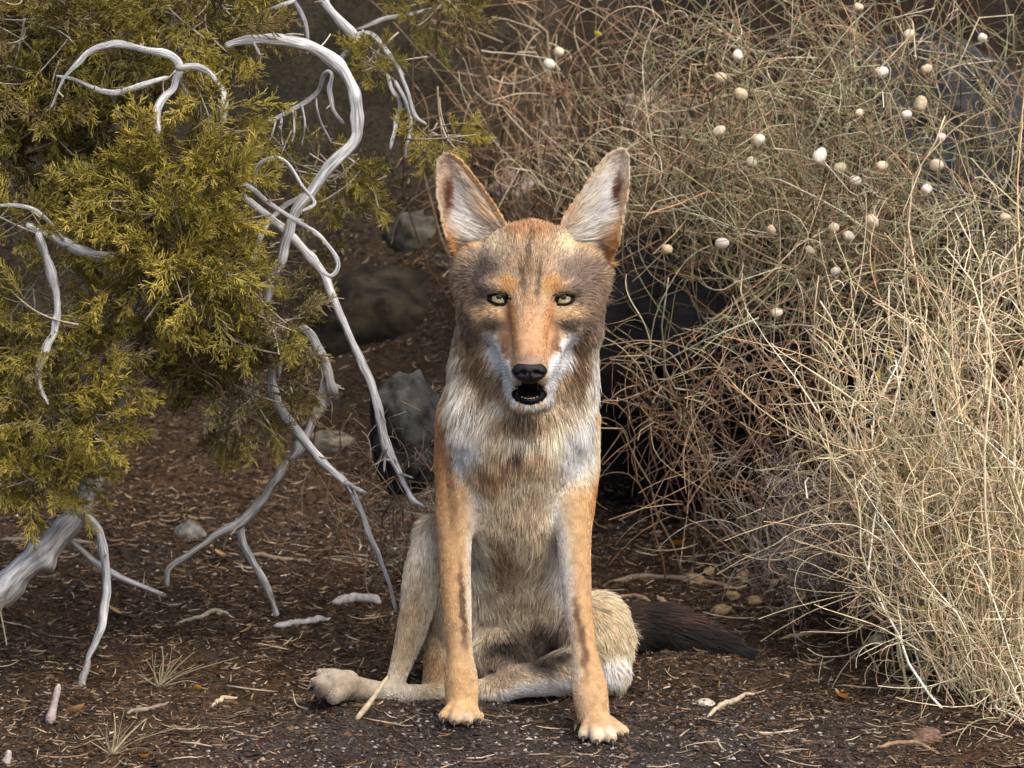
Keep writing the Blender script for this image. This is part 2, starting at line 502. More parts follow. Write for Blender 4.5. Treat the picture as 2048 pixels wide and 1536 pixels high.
def gp(px, py):
    return px_on_ground(px, py)[0]
shA, PA = shrub('wiry_shrub', 'tall olive and tan wiry shrub hung with round papery pods', [gp(1450, 520), gp(1700, 560), gp(1900, 520)], 0.08,
      [(1500, 330, 360, 330, 450, 1500, 3), (1800, 300, 320, 330, 450, 1500, 2.4), (1300, 200, 240, 200, 800, 1700, .7), (1700, 60, 420, 120, 500, 1700, 1.6), (1560, 600, 240, 120, 450, 1100, .6), (1850, 560, 220, 200, 450, 1000, 1.2)],
      330, 1300, 1800, TAN + OLIVE, OLIVE + TAN, 0.00125, 31, lift=.22, side_len=.20, fine_len=.10, curl=1.7, parts=150, tips=POD_W, fan=.6)
shB, PB = shrub('straw_shrub', 'dense pale straw coloured shrub spilling over the soil, the brightest shrub', [gp(2020, 1330), gp(2090, 1250), gp(1960, 1180), gp(2120, 1420)], 0.06,
      [(1900, 900, 260, 260, 40, 420, 3), (1980, 1150, 190, 260, 0, 380, 2.4), (1960, 640, 220, 220, 100, 700, 1.5), (1930, 430, 160, 160, 300, 800, .5), (1780, 980, 200, 200, 120, 500, 1.5), (2030, 1380, 110, 160, -60, 250, 1.5), (1720, 700, 110, 130, 250, 600, .8)],
      340, 1250, 1400, STRAW, STRAWF, 0.00138, 32, lift=.12, side_len=.17, fine_len=.085, curl=1.7, parts=140, fan=.5)
shC, PC = shrub('brown_shrub', 'sparse reddish brown twiggy shrub on the bank behind the ears', [gp(1040, 400), gp(1200, 430), gp(1130, 330)], 0.06,
      [(1100, 150, 190, 170, 1300, 2000, 2), (1220, 330, 140, 140, 1200, 1800, 1.2), (960, 80, 120, 120, 1300, 2000, .6), (1330, 120, 160, 140, 1300, 1900, 1)],
      70, 230, 300, BROWN + TAN[:3], BROWN, 0.0014, 33, lift=.15, side_len=.20, fine_len=.10, curl=1.2, parts=60, fan=.5)
shD, PD = shrub('leafless_shrub', 'dark leafless tangle of arching brown twigs beside the coyote shoulder', [gp(1560, 1075), gp(1640, 1060), gp(1480, 1060)], 0.08,
      [(1380, 640, 130, 110, 500, 1100, 1.0), (1420, 800, 230, 150, 450, 1000, 2.2), (1600, 900, 160, 150, 350, 900, 1.6), (1290, 880, 90, 120, 500, 1000, .5), (1560, 700, 180, 140, 500, 1000, 1.2)],
      50, 170, 170, BROWN + TAN[:2], BROWN + [(150, 138, 126)], 0.0012, 34, lift=.30, side_len=.19, fine_len=.09, curl=1.5, parts=70, droop=.5)
shE, PE = shrub('grey_shrub', 'low grey brittle shrub of fine twigs at the foot of straw shrub', [gp(1700, 1150), gp(1780, 1180), gp(1620, 1120)], 0.05,
      [(1680, 1040, 150, 110, 250, 600, 2), (1820, 1130, 130, 110, 150, 500, 1.6), (1580, 1000, 110, 90, 350, 700, 1)],
      80, 330, 800, [(150, 140, 130), (128, 116, 108), (176, 168, 158)], [(150, 142, 136), (170, 160, 150), (120, 104, 94)], 0.0010, 35, lift=.1, side_len=.11, fine_len=.05, curl=.9, parts=50)
shF, PF = shrub('grey_shrub', 'fine grey dead twigs over the boulder behind the coyote', [gp(840, 1060), gp(800, 1050)], 0.03,
      [(830, 900, 60, 110, 330, 520, 2), (760, 860, 110, 130, 400, 700, 1)],
      26, 110, 260, [(150, 140, 124), (128, 116, 100), (160, 130, 96)], [(150, 142, 132), (130, 118, 104)], 0.0009, 36, lift=.05, side_len=.10, fine_len=.045, curl=1.0, parts=20)

# pods
def pod_mesh(seed):
    rg = np.random.default_rng(seed)
    nu, nv = 16, 10
    th, ph = np.meshgrid(np.linspace(0.02, math.pi - 0.02, nv), np.linspace(0, 2 * np.pi, nu, endpoint=False), indexing='ij')
    r = 1 + 0.06 * np.cos(ph * 4 + rg.random() * 6) + 0.16 * fbm(np.stack([np.cos(ph), np.sin(ph), th], -1) + seed, 1.9, seed, 3)
    z = np.cos(th) * (1.12 + 0.12 * (np.cos(th) > 0.85))
    V = np.stack([np.sin(th) ** 0.9 * np.cos(ph) * r, np.sin(th) ** 0.9 * np.sin(ph) * r, z], -1).reshape(-1, 3)
    ii = np.arange(nu * nv).reshape(nv, nu); j2 = np.roll(ii, -1, 1)
    F = np.stack([ii[:-1], ii[1:], j2[1:], j2[:-1]], -1).reshape(-1, 4)
    base = lin([(240, 232, 212), (232, 220, 190), (244, 238, 224), (214, 200, 166), (226, 212, 184)][seed % 5]); tipc = lin((206, 166, 128))
    k = np.clip((-np.cos(th.ravel()) - 0.7) * 3, 0, 1)[:, None]
    return mesh_np('seed_pod', V, F, True, base * (1 - k) + tipc * k, M_POD)
M_POD = tint_mat('papery_pod', rough=0.75, spec=0.25, noise_scale=2.5, noise_amt=0.18, bump=0.25, bump_scale=6, translucent=0.3)
POD_ME = [pod_mesh(s) for s in range(5)]
for k, p in enumerate(POD_W):
    o = link('seed_pod', POD_ME[k % 5], shA, p - np.array(shA.location))
    s = 0.0056 * (0.75 + 0.6 * rgp.random())
    o.scale = (s, s, s * (0.95 + 0.3 * rgp.random()))
    o.rotation_euler = tuple(rgp.random(3) * 2.4)
# small yellow green leaves left on the shrubs
def leaf_mesh(name, L, Wd, mat, curl=0.3, seed=0):
    n = 7
    t = np.linspace(0, 1, n)
    w = Wd * np.sin(np.pi * t ** 0.8) * 0.5 + 0.0002
    z = curl * L * (t - 0.5) ** 2
    mid = np.stack([L * (t - .5), 0 * t, z], 1)
    lf_ = mid + np.stack([0 * t, w, w * 0.35], 1); rt_ = mid + np.stack([0 * t, -w, w * 0.35], 1)
    V = np.vstack([lf_, mid, rt_])
    F = []
    for i in range(n - 1):
        F += [(i, i + 1, n + i + 1, n + i), (n + i, n + i + 1, 2 * n + i + 1, 2 * n + i)]
    return mesh_np(name, V, np.array(F), True, None, mat)
def leaf_mat(name, c):
    m = plain_mat(name, lin(c), 0.6, 0.3, 0.3, 150)
    N, L = m.node_tree.nodes, m.node_tree.links
    tr = N.new('ShaderNodeBsdfTranslucent'); tr.inputs[0].default_value = (*lin(c), 1)
    ms = N.new('ShaderNodeMixShader'); ms.inputs[0].default_value = 0.35
    L.new(N['Principled BSDF'].outputs[0], ms.inputs[1]); L.new(tr.outputs[0], ms.inputs[2]); L.new(ms.outputs[0], N['Material Output'].inputs['Surface'])
    return m
M_LY = leaf_mat('yellow_green_leaf', (190, 176, 50)); M_LO = leaf_mat('orange_leaf', (216, 146, 56)); M_LT = leaf_mat('tan_leaf', (186, 150, 92))
LEAF_ME = [leaf_mesh('leaf', .011, .005, M_LY, .3), leaf_mesh('leaf', .008, .004, M_LY, .6)]
for par, PP, n in ((shA, PA, 36), (shB, PB, 34)):
    q = unW(PP[:, -3])
    ok = np.where((q[0] > 1150) & (q[0] < 2040) & (q[1] > 0) & (q[1] < 1300))[0]
    for i in rgp.choice(ok, n, replace=False):
        o = link('leaf', LEAF_ME[int(i) % 2], par, PP[i, -3] - np.array(par.location))
        o.rotation_euler = tuple(rgp.random(3) * 6.28)
# ------------------------------------------------------------------ juniper
M_BARK = tint_mat('bleached_bark', rough=0.9, spec=0.15, noise_scale=2.4, noise_amt=0.6, bump=1.0, bump_scale=3.5, coord='flow')
M_STICK = tint_mat('weathered_stick', rough=0.9, spec=0.15, noise_scale=150, noise_amt=0.3, bump=0.5, bump_scale=330)
M_JUN = tint_mat('juniper_scale_leaf', rough=0.65, spec=0.3, noise_scale=60, noise_amt=0.3, bump=0, translucent=0.15)
jun = empty('juniper_tree', tuple(W(-60, 1230, 330)))
tag(jun, 'juniper tree with bleached twisting branches and yellow olive foliage sprays', 'tree')
JL = np.array(jun.location)
def branch(pts, d0, d1, name='branch', tone=(172, 172, 168), seed=0, sides=9):
    """pts: (px, py, radius px) traced along the branch; depth runs from d0 to d1"""
    p = np.array(pts, float)
    n = max(12, int(np.sum(np.hypot(*np.diff(p[:, :2], axis=0).T)) / 7))
    q = catmull(p, n)
    t = np.linspace(0, 1, n)
    d = d0 + (d1 - d0) * t + 14 * np.sin(t * 7 + seed)
    run0 = np.concatenate([[0], np.cumsum(np.hypot(*np.diff(q[:, :2], axis=0).T))])
    wob = noise(np.stack([run0 / 60 + seed * 3.3, t * 0 + seed, t * 0], 1), 1.0, seed) * 4.5 + noise(np.stack([run0 / 22 + seed * 3.3, t * 0 + seed, t * 0], 1), 1.0, seed + 1) * 1.6
    Pw = W(q[:, 0] + wob, q[:, 1] + wob * 0.6, d)
    rr = np.maximum(np.minimum(q[:, 2], 12) * 0.76 + np.maximum(q[:, 2] - 12, 0) * (0.5 if name == 'branch' else .8), 1.2) * (1 + 0.16 * noise(np.stack([run0 / 26 + seed, t * 0, t * 0], 1), 1.0, seed + 3) + 0.35 * np.clip(noise(np.stack([run0 / 45 + seed * 2, t * 0 + 3, t * 0], 1), 1.0, seed + 4) - 0.62, 0, 1) / 0.38)
    # broken or worn ends
    rr[0] *= 0.8; rr[-1] *= 0.5
    T_ = norm(np.gradient(Pw, axis=0))
    A = norm(np.cross(T_[0], [0.1, 1, 0.2]))
    As = []
    for k in range(n):
        A = norm(A - T_[k] * (A @ T_[k])); As.append(A)
    As = np.array(As); Bs = np.cross(T_, As)
    ang = np.linspace(0, 2 * np.pi, sides, endpoint=False)
    rid = 1 + 0.22 * noise(np.stack([np.tile(np.cos(ang) * 1.6, (n, 1)), np.tile(np.sin(ang) * 1.6, (n, 1)), np.tile(t[:, None] * 5 + seed, (1, sides))], -1), 1.4, seed + 9)
    V = Pw[:, None] + (As[:, None] * np.cos(ang)[:, None] + Bs[:, None] * np.sin(ang)[:, None]) * (rr * S)[:, None, None] * rid[..., None]
    ii = np.arange(n * sides).reshape(n, sides); j2 = np.roll(ii, -1, 1)
    F = np.stack([ii[:-1], j2[:-1], j2[1:], ii[1:]], -1).reshape(-1, 4)
    k = np.clip(0.5 + 0.9 * noise(np.stack([np.tile(np.cos(ang) * 2, (n, 1)), np.tile(np.sin(ang) * 2, (n, 1)), np.tile(t[:, None] * n * 0.12 + seed, (1, sides))], -1), 1.2, seed + 5), 0, 1).reshape(-1, 1)
    col = lin(tone) * (0.5 + 0.62 * k)
    me = mesh_np(name, V.reshape(-1, 3) - JL, [F, ii[:1, ::-1], ii[-1:]], True, col, M_BARK)
    run = np.concatenate([[0], np.cumsum(np.linalg.norm(np.diff(Pw, axis=0), axis=1))]) / 0.03
    fl = me.attributes.new('flow', 'FLOAT_VECTOR', 'POINT')
    fv = np.stack([np.cos(ang)[None] * 2 + 0 * run[:, None], np.sin(ang)[None] * 2 + 0 * run[:, None], run[:, None] * 0.55 + seed * 7 + 0 * ang[None]], -1)
    fl.data.foreach_set('vector', fv.astype(np.float32).ravel())
    STUBS.append((Pw, rr * S, T_, seed))
    return link(name, me, jun)
STUBS = []
BR = [
 ([(450, 92, 9), (500, 80, 14), (560, 80, 17), (620, 92, 18), (670, 125, 19), (703, 170, 20), (716, 225, 20), (705, 280, 19), (670, 325, 18), (630, 370, 17), (600, 420, 16), (575, 470, 15), (558, 520, 14), (540, 565, 13), (530, 620, 11)], 160, 240),
 ([(450, 365, 10), (500, 405, 11), (545, 440, 12), (590, 480, 13), (640, 540, 11), (665, 590, 11), (690, 650, 11), (715, 710, 11), (740, 770, 11), (760, 840, 11), (775, 895, 11), (800, 950, 9), (820, 995, 7), (852, 1016, 4)], 250, 200),
 ([(505, 385, 4), (510, 335, 6), (545, 315, 6), (580, 330, 6), (600, 370, 6), (627, 405, 5), (603, 425, 4)], 120, 110),
 ([(460, 355, 6), (500, 375, 7), (540, 408, 7), (590, 440, 7), (630, 465, 6), (662, 500, 6), (676, 530, 6), (662, 552, 5), (640, 540, 4)], 115, 150),
 ([(556, 682, 8), (545, 730, 11), (541, 770, 12), (556, 812, 12), (600, 870, 11), (640, 920, 10), (690, 965, 10), (712, 1000, 8), (735, 1060, 7), (765, 1130, 6), (791, 1225, 5)], 300, 360),
 ([(690, 965, 7), (712, 977, 6), (736, 988, 3)], 318, 300),
 ([(600, 650, 10), (635, 690, 15), (655, 750, 15), (640, 820, 15), (600, 890, 15), (560, 950, 15), (520, 1010, 15), (480, 1045, 14), (430, 1070, 10), (380, 1110, 9), (340, 1140, 8), (336, 1176, 5)], 380, 420),
 ([(652, 740, 11), (662, 775, 13), (674, 800, 8)], 385, 370),
 ([(482, 1040, 12), (490, 1090, 11), (520, 1150, 10), (545, 1200, 9), (556, 1236, 7)], 405, 560),
 ([(120, 1015, 8), (160, 1025, 11), (195, 1060, 12), (212, 1120, 13), (215, 1180, 12), (205, 1240, 11), (180, 1310, 9), (160, 1372, 6)], 290, 330),
 ([(140, 1080, 8), (190, 1125, 10), (240, 1155, 9), (290, 1175, 7), (330, 1190, 5)], 400, 600),
 ([(78, 465, 9), (100, 540, 11), (110, 600, 11), (108, 660, 10), (90, 700, 10), (75, 750, 9), (95, 810, 6)], 30, 60),
 ([(55, 450, 9), (120, 480, 14), (170, 505, 14), (215, 512, 13), (260, 515, 10)], 30, 120),
 ([(-20, 414, 5), (50, 415, 6), (90, 435, 6), (125, 478, 4)], 30, 40),
 ([(138, 330, 7), (148, 400, 9), (166, 470, 7), (172, 500, 5)], 330, 250),
 ([(96, 215, 3), (118, 170, 4), (148, 135, 6), (180, 105, 9), (230, 90, 10), (290, 97, 10), (340, 110, 12), (356, 135, 14), (345, 170, 9), (322, 215, 11), (316, 270, 7)], 20, 40),
 ([(350, 135, 8), (395, 133, 10), (425, 155, 8), (446, 190, 9), (452, 250, 7)], 25, 60),
 ([(110, 150, 3), (150, 160, 5), (190, 177, 7), (235, 185, 8), (290, 170, 9), (340, 155, 8)], 30, 50),
 ([(560, -260, 20), (600, -130, 16), (635, -30, 13), (655, 10, 12), (680, 40, 13), (710, 75, 11), (712, 90, 8)], 420, 330),
 ([(700, 72, 6), (740, 68, 7), (765, 92, 7), (790, 130, 7), (815, 180, 6), (830, 230, 5), (852, 248, 3)], 330, 300),
 ([(712, 85, 9), (690, 100, 8), (675, 118, 6)], 330, 240),
 ([(775, 150, 5), (790, 185, 7), (800, 205, 7), (790, 250, 6), (781, 300, 4)], 320, 310),
 ([(795, 165, 5), (812, 205, 5), (822, 260, 5), (814, 318, 4)], 310, 300),
 ([(513, 268, 4), (530, 248, 5), (555, 235, 6), (600, 210, 7), (640, 185, 6), (652, 150, 6), (664, 148, 5), (660, 180, 7), (668, 220, 6), (690, 250, 4)], 260, 220),
 ([(545, -150, 8), (570, -30, 6), (600, 25, 6), (612, 60, 6), (617, 110, 4)], 480, 450),
 ([(505, 38, 5), (550, 15, 6), (595, -12, 6), (610, -120, 8)], 420, 440),
 ([(122, 525, 5), (160, 560, 5), (190, 610, 5), (216, 652, 3)], 170, 200),
 ([(405, 880, 3), (410, 835, 5), (420, 795, 5)], 360, 370),
 ([(558, 668, 5), (562, 705, 7), (561, 755, 4)], 285, 280),
 ([(712, 58, 5), (770, 42, 7), (840, 22, 7), (900, -10, 7), (930, -110, 8), (890, -260, 10)], 900, 1100),
 ([(610, 390, 7), (560, 425, 7), (530, 455, 7), (512, 500, 6), (498, 560, 5)], 330, 300),
 ([(-20, 818, 8), (30, 800, 10), (80, 775, 10), (128, 742, 8)], 330, 300),
 ([(415, 530, 3), (455, 545, 4), (490, 558, 5), (545, 572, 3)], 200, 190),
 ([(490, 555, 4), (493, 585, 6), (488, 612, 5), (455, 640, 4), (440, 648, 2)], 195, 210),
 ([(100, 690, 6), (140, 700, 6), (172, 735, 5), (180, 780, 4), (170, 830, 3)], 190, 210),
 ([(108, 655, 6), (140, 680, 6), (170, 720, 5)], 180, 190),
 ([(82, 745, 5), (70, 790, 5), (95, 850, 4)], 195, 220),
 ([(585, 222, 3), (588, 255, 3), (584, 290, 2)], 245, 240), ([(605, 212, 3), (612, 250, 3), (606, 292, 2)], 240, 235), ([(560, 234, 3), (560, 262, 3), (566, 290, 2)], 250, 245), ([(630, 195, 3), (642, 240, 3), (660, 285, 2)], 240, 230),
 ([(775, 893, 5), (770, 915, 4), (768, 945, 2)], 205, 200), ([(798, 948, 5), (815, 952, 4), (828, 957, 2)], 200, 195),
 ([(590, 478, 4), (615, 500, 4), (650, 545, 3)], 245, 230), ([(355, 150, 6), (372, 185, 7), (392, 215, 4)], 150, 140), ([(510, 85, 4), (520, 110, 4), (522, 140, 2)], 165, 160), ([(240, 165, 5), (225, 200, 6), (245, 235, 4)], 150, 140),
]
branch([(-430, 1470, 64), (-380, 1420, 56), (-270, 1330, 50), (-140, 1260, 45), (-60, 1215, 41), (0, 1180, 38), (70, 1120, 36), (120, 1060, 34), (160, 1010, 31), (200, 930, 28), (225, 870, 25), (240, 820, 20), (250, 740, 16), (262, 640, 13), (290, 540, 10)], 330, 380, 'trunk', (204, 201, 194), 77, 14)
for k, (pts, d0, d1) in enumerate(BR):
    branch(pts, d0, d1, 'branch', (210, 210, 208) if k not in (6, 7, 29) else (176, 174, 170), k + 1)

# foliage sprays: branching scale-leaf twigs
def spray(seed):
    rg = np.random.default_rng(seed)
    L = 0.075
    n = 8
    ax = []
    d = np.array([1.0, 0, 0.1]); p = np.zeros(3)
    pts0 = [p]
    for k in range(n - 1):
        d = norm(d + rg.normal(0, .12, 3)); p = p + d * L / (n - 1); pts0.append(p)
    P0 = np.array(pts0)
    V, F, _ = tubes(P0[None], (np.linspace(.0011, .0007, n))[None], 3)
    Vs, Fs, Cs = [V], [F[0]], [np.full((len(V), 1), 0.75)]
    off = len(V)
    sec, ter = [], []
    for k in range(17):
        t = 0.10 + 0.86 * k / 16
        i = min(int(t * (n - 1)), n - 2)
        a = P0[i] + (P0[i + 1] - P0[i]) * (t * (n - 1) - i)
        T0 = norm(P0[i + 1] - P0[i])
        rollv = np.array([0, math.cos(2.4 * k), math.sin(2.4 * k)]) * (0.9 if k % 2 else 1)
        dd = norm(T0 * 0.8 + rollv * (0.65 + 0.25 * rg.random()))
        ln = L * (0.42 - 0.25 * t) * (0.75 + 0.5 * rg.random())
        m = 5
        pp = [a]
        for _ in range(m - 1):
            dd = norm(dd + T0 * 0.12 + rg.normal(0, .12, 3)); pp.append(pp[-1] + dd * ln / (m - 1))
        pp = np.array(pp); sec.append(pp)
        for j in range(6):
            tt = 0.25 + 0.7 * j / 5
            ii_ = min(int(tt * (m - 1)), m - 2)
            b = pp[ii_] + (pp[ii_ + 1] - pp[ii_]) * (tt * (m - 1) - ii_)
            T1 = norm(pp[ii_ + 1] - pp[ii_])
            s_ = norm(np.cross(T1, rg.standard_normal(3)))
            d2 = norm(T1 * 0.85 + s_ * 0.75)
            l2 = (0.006 + 0.006 * rg.random()) * (1.1 - 0.4 * tt)
            ter.append(np.array([b, b + d2 * l2 * .55, b + norm(d2 + T1 * .3) * l2]))
    for arr, r, tone in ((np.array(sec), (.00085, .0006), .92), (np.array(ter), (.00085, .00055), 1.1)):
        m = arr.shape[1]
        V, F, _ = tubes(arr, np.tile(np.linspace(r[0], r[1], m), (len(arr), 1)), 3)
        Vs.append(V); Fs.append(F[0] + off); off += len(V)
        per = np.repeat(tone * (0.75 + 0.5 * rg.random(len(arr))), m * 3)[:, None]
        Cs.append(per)
    return np.vstack(Vs), np.vstack(Fs), np.vstack(Cs)
SPR = [spray(100 + k) for k in range(7)]
OL = [lin((152, 139, 62)), lin((132, 122, 58)), lin((174, 157, 72)), lin((118, 104, 64)), lin((144, 130, 92))]
SPR_ME = []
for k in range(7):
    for c in range(5):
        SPR_ME.append(mesh_np('foliage_spray', SPR[k][0], SPR[k][1], True, SPR[k][2] * OL[c], M_JUN))
# clumps: px, py, rx, ry, d0, d1, number, tones, scale
CLUMP = [
 (100, 90, 180, 150, 120, 560, 170, (1, 3, 0), 1.0), (30, 190, 90, 120, 200, 600, 60, (1, 3), 1.0), (360, 40, 170, 80, 150, 520, 95, (0, 1, 3), 1.0), (80, 260, 110, 110, 150, 450, 44, (1, 3), 1.0), (210, 250, 80, 90, 130, 350, 20, (1, 4, 0), .9),
 (420, 260, 90, 110, 60, 320, 34, (2, 0, 0), .9), (320, 380, 150, 110, 40, 340, 78, (2, 0, 0, 1), 1.0), (370, 500, 130, 100, 40, 340, 62, (2, 0, 1), 1.0), (300, 590, 130, 80, 60, 340, 40, (0, 1, 2), .95), (460, 420, 50, 90, 80, 300, 18, (0, 2), .8),
 (745, 118, 46, 40, 250, 340, 22, (0, 1), .55), (660, 335, 80, 60, 280, 480, 20, (0, 4, 1), .75), (700, 375, 70, 50, 280, 480, 14, (1, 0), .7), (880, 275, 75, 35, 230, 380, 20, (0, 2, 1), .6), (560, 310, 60, 60, 320, 520, 12, (1, 4), .7),
 (535, 640, 80, 75, 110, 300, 40, (4, 0, 1), .75), (480, 780, 125, 100, 240, 500, 84, (4, 1, 3), .8), (560, 520, 70, 60, 350, 560, 10, (1, 3), .7), (400, 690, 100, 70, 260, 520, 36, (3, 1, 4), .8),
 (30, 450, 60, 50, 60, 260, 18, (0, 1), .8), (50, 640, 90, 100, 60, 320, 46, (0, 1, 4), .9), (150, 740, 100, 60, 80, 330, 26, (4, 0), .8), (110, 850, 140, 95, 60, 330, 84, (2, 0, 1), .9), (75, 965, 100, 65, 80, 330, 44, (0, 1, 2), .85), (190, 830, 50, 40, 60, 250, 10, (2,), .7),
 (870, 15, 80, 35, 900, 1150, 16, (3, 1), .9), (200, 450, 70, 60, 300, 520, 16, (1, 3), .9), (20, 350, 60, 60, 300, 500, 12, (3, 1), .9), (230, 660, 80, 60, 250, 480, 18, (4, 3), .8),
]
rj = np.random.default_rng(55)
items = []
for cx, cy, rx, ry, d0, d1, num, tones, sc in CLUMP:
    for k in range(num):
        a = rj.random() * 6.283; rr = math.sqrt(rj.random())
        x, y, d = cx + max(rx - 16, 18) * rr * math.cos(a), cy + max(ry - 8, 14) * rr * math.sin(a), d0 + (d1 - d0) * rj.random()
        out = np.array([math.cos(a) * rr * 0.9, -(0.45 + rj.random() * 0.5), -math.sin(a) * rr * 0.7 + 0.1]) + rj.normal(0, .35, 3)
        items.append((W(x, y, d), norm(out), int(rj.integers(0, 7)) * 5 + int(rj.choice(tones)), 0.88 * sc * (0.7 + 0.5 * rj.random()), d, rj.random() * 6.28))
def basis(dirv, roll):
    x = np.asarray(dirv)
    u = norm(np.cross([0.13, 0.2, 1.0], x)); w = np.cross(x, u)
    c, s = math.cos(roll), math.sin(roll)
    y = u * c + w * s
    return np.stack([x, y, np.cross(x, y)], 1)
from mathutils import Matrix
order = sorted(range(len(items)), key=lambda i: items[i][4] - 300 * items[i][3])
rv, rf, rc, off = [], [], [], 0
for rank, i in enumerate(order):
    p, dr, mi, sc, d, roll = items[i]
    B = basis(dr, roll)
    if rank < 300:
        o = link('foliage_spray', SPR_ME[mi], jun)
        M4 = np.eye(4); M4[:3, :3] = B * sc; M4[:3, 3] = p - JL
        o.matrix_local = Matrix(M4.tolist())
    else:
        V, F, C = SPR[mi // 5]
        rv.append((V * sc) @ B.T + p - JL); rf.append(F + off); rc.append(C * OL[mi % 5]); off += len(V)
tag(link('foliage', mesh_np('foliage', np.vstack(rv), np.vstack(rf), True, np.vstack(rc), M_JUN), jun), kind='stuff')
# the crown is unseen foliage, added above to shade the bank
cv, cf, cc, off = [], [], [], 0
for k in range(620):
    p = np.array([rj.uniform(-1.25, 0.12), rj.uniform(0.6, 1.9), 0]); p[2] = 1.02 + 0.55 * rj.random() + 0.25 * p[1]
    V, F, C = SPR[k % 7]
    B = basis(norm(rj.normal(0, 1, 3) + np.array([0, 0, -.3])), rj.random() * 6.28)
    cv.append((V * (1.6 + rj.random())) @ B.T + p - JL); cf.append(F + off); cc.append(C * OL[k % 4]); off += len(V)
tag(link('shade_crown', mesh_np('shade_crown', np.vstack(cv), np.vstack(cf), True, np.vstack(cc), M_JUN), jun), kind='stuff')
# bare little twigs carrying the sprays, and stubs along the dead wood
tw = []
for Pw_, r_, T0_, sd in STUBS:
    n_ = len(Pw_)
    for _ in range(int(2 + n_ / 14)):
        i = int(rj.integers(1, n_ - 1))
        dv = norm(np.cross(T0_[i], rj.standard_normal(3)) + T0_[i] * rj.normal(.3, .5) + np.array([0, -.2, -.25]))
        ln = min(max(r_[i] * 3, .008), .026) * (0.35 + rj.random())
        u_ = np.linspace(0, 1, NT)[:, None]
        tw.append(Pw_[i] + dv * ln * u_ + rj.normal(0, .55, 3) * ln * u_ ** 2)
for i in order:
    if rj.random() < 0.6:
        p, dr = items[i][0], items[i][1]
        b = p - dr * (0.03 + 0.04 * rj.random()) + rj.normal(0, .012, 3)
        tw.append(np.linspace(b, p + dr * 0.02, NT) + np.sin(np.linspace(0, 3.1, NT))[:, None] * rj.normal(0, .006, 3))
tw = np.array(tw)
V, F, C = tubes(tw - JL, np.tile(np.linspace(.0013, .0008, NT), (len(tw), 1)), 4, pal([(150, 140, 120), (130, 112, 86), (168, 160, 146)], len(tw), rj))
tag(link('twigs', mesh_np('twigs', V, F, True, C, M_STICK), jun), kind='stuff')
# ------------------------------------------------------------------ coyote: implicit body in camera space (photo pixels)
VX = 4.0
BO = np.array([590.0, 280.0, -260.0])
BN = (240, 310, 232)
FIELD = np.full(BN, 70.0, np.float32)
REG = np.zeros(BN, np.int8)
BEST = np.full(BN, 1e3, np.float32)
REGIONS = ['head', 'left_ear', 'right_ear', 'neck', 'torso', 'foreleg_a', 'foreleg_b', 'hind_a', 'hind_b', 'tail']

def _box(lo, hi, pad):
    a = np.maximum(((np.asarray(lo) - pad - BO) / VX).astype(int), 0)
    b = np.minimum(((np.asarray(hi) + pad - BO) / VX).astype(int) + 2, BN)
    sl = tuple(slice(i, j) for i, j in zip(a, b))
    g = [(np.arange(i, j) * VX + o).astype(np.float32) for i, j, o in zip(a, b, BO)]
    return sl, g[0][:, None, None], g[1][None, :, None], g[2][None, None, :]

def _merge(sl, dist, k, reg):
    a = FIELD[sl]
    h = np.clip(0.5 + 0.5 * (a - dist) / k, 0, 1)
    FIELD[sl] = a * (1 - h) + dist * h - k * h * (1 - h)
    better = dist < BEST[sl]
    BEST[sl] = np.where(better, dist, BEST[sl])
    REG[sl] = np.where(better, reg, REG[sl])

def ell(reg, c, r, k=18, rot=0.0):
    c, r = np.array(c, float), np.array(r, float)
    m = r.max()
    sl, X, Y, Z = _box(c - m, c + m, k + 10)
    x, y, z = X - c[0], Y - c[1], Z - c[2]
    if rot:
        ca, sa = math.cos(R(rot)), math.sin(R(rot))
        x, y = x * ca + y * sa, -x * sa + y * ca
    q = np.sqrt((x / r[0]) ** 2 + (y / r[1]) ** 2 + (z / r[2]) ** 2)
    g = np.sqrt((x / r[0] ** 2) ** 2 + (y / r[1] ** 2) ** 2 + (z / r[2] ** 2) ** 2) + 1e-6
    _merge(sl, (q * (q - 1) / g).astype(np.float32), k, reg)

def cone(reg, a, ra, b, rb, k=18, flat=1.0):
    """tapered capsule; flat < 1 squashes it in depth"""
    a, b = np.array(a, float), np.array(b, float)
    sl, X, Y, Z = _box(np.minimum(a, b) - max(ra, rb), np.maximum(a, b) + max(ra, rb), k + 10)
    ba = b - a
    px, py, pz = X - a[0], Y - a[1], Z - a[2]
    t = np.clip((px * ba[0] + py * ba[1] + pz * ba[2]) / (ba @ ba), 0, 1)
    dx, dy, dz = px - ba[0] * t, py - ba[1] * t, pz - ba[2] * t
    d = np.sqrt(dx * dx + dy * dy + dz * dz / flat ** 2) - (ra + (rb - ra) * t)
    _merge(sl, d.astype(np.float32), k, reg)

def chain(reg, pts, k=18, dense=4):
    """one smooth limb: the segments are joined plainly, then blended into the body once"""
    p = catmull(np.array(pts, float), (len(pts) - 1) * dense + 1)
    sl, X, Y, Z = _box((p[:, :3] - p[:, 3:]).min(0), (p[:, :3] + p[:, 3:]).max(0), k + 10)
    D = np.full((X.shape[0], Y.shape[1], Z.shape[2]), 1e3, np.float32)
    for a, b in zip(p[:-1], p[1:]):
        ba = (b - a)[:3]
        px, py, pz = X - a[0], Y - a[1], Z - a[2]
        t = np.clip((px * ba[0] + py * ba[1] + pz * ba[2]) / (ba @ ba), 0, 1)
        D = np.minimum(D, np.sqrt((px - ba[0] * t) ** 2 + (py - ba[1] * t) ** 2 + (pz - ba[2] * t) ** 2) - (a[3] + (b[3] - a[3]) * t))
    _merge(sl, D, k, reg)

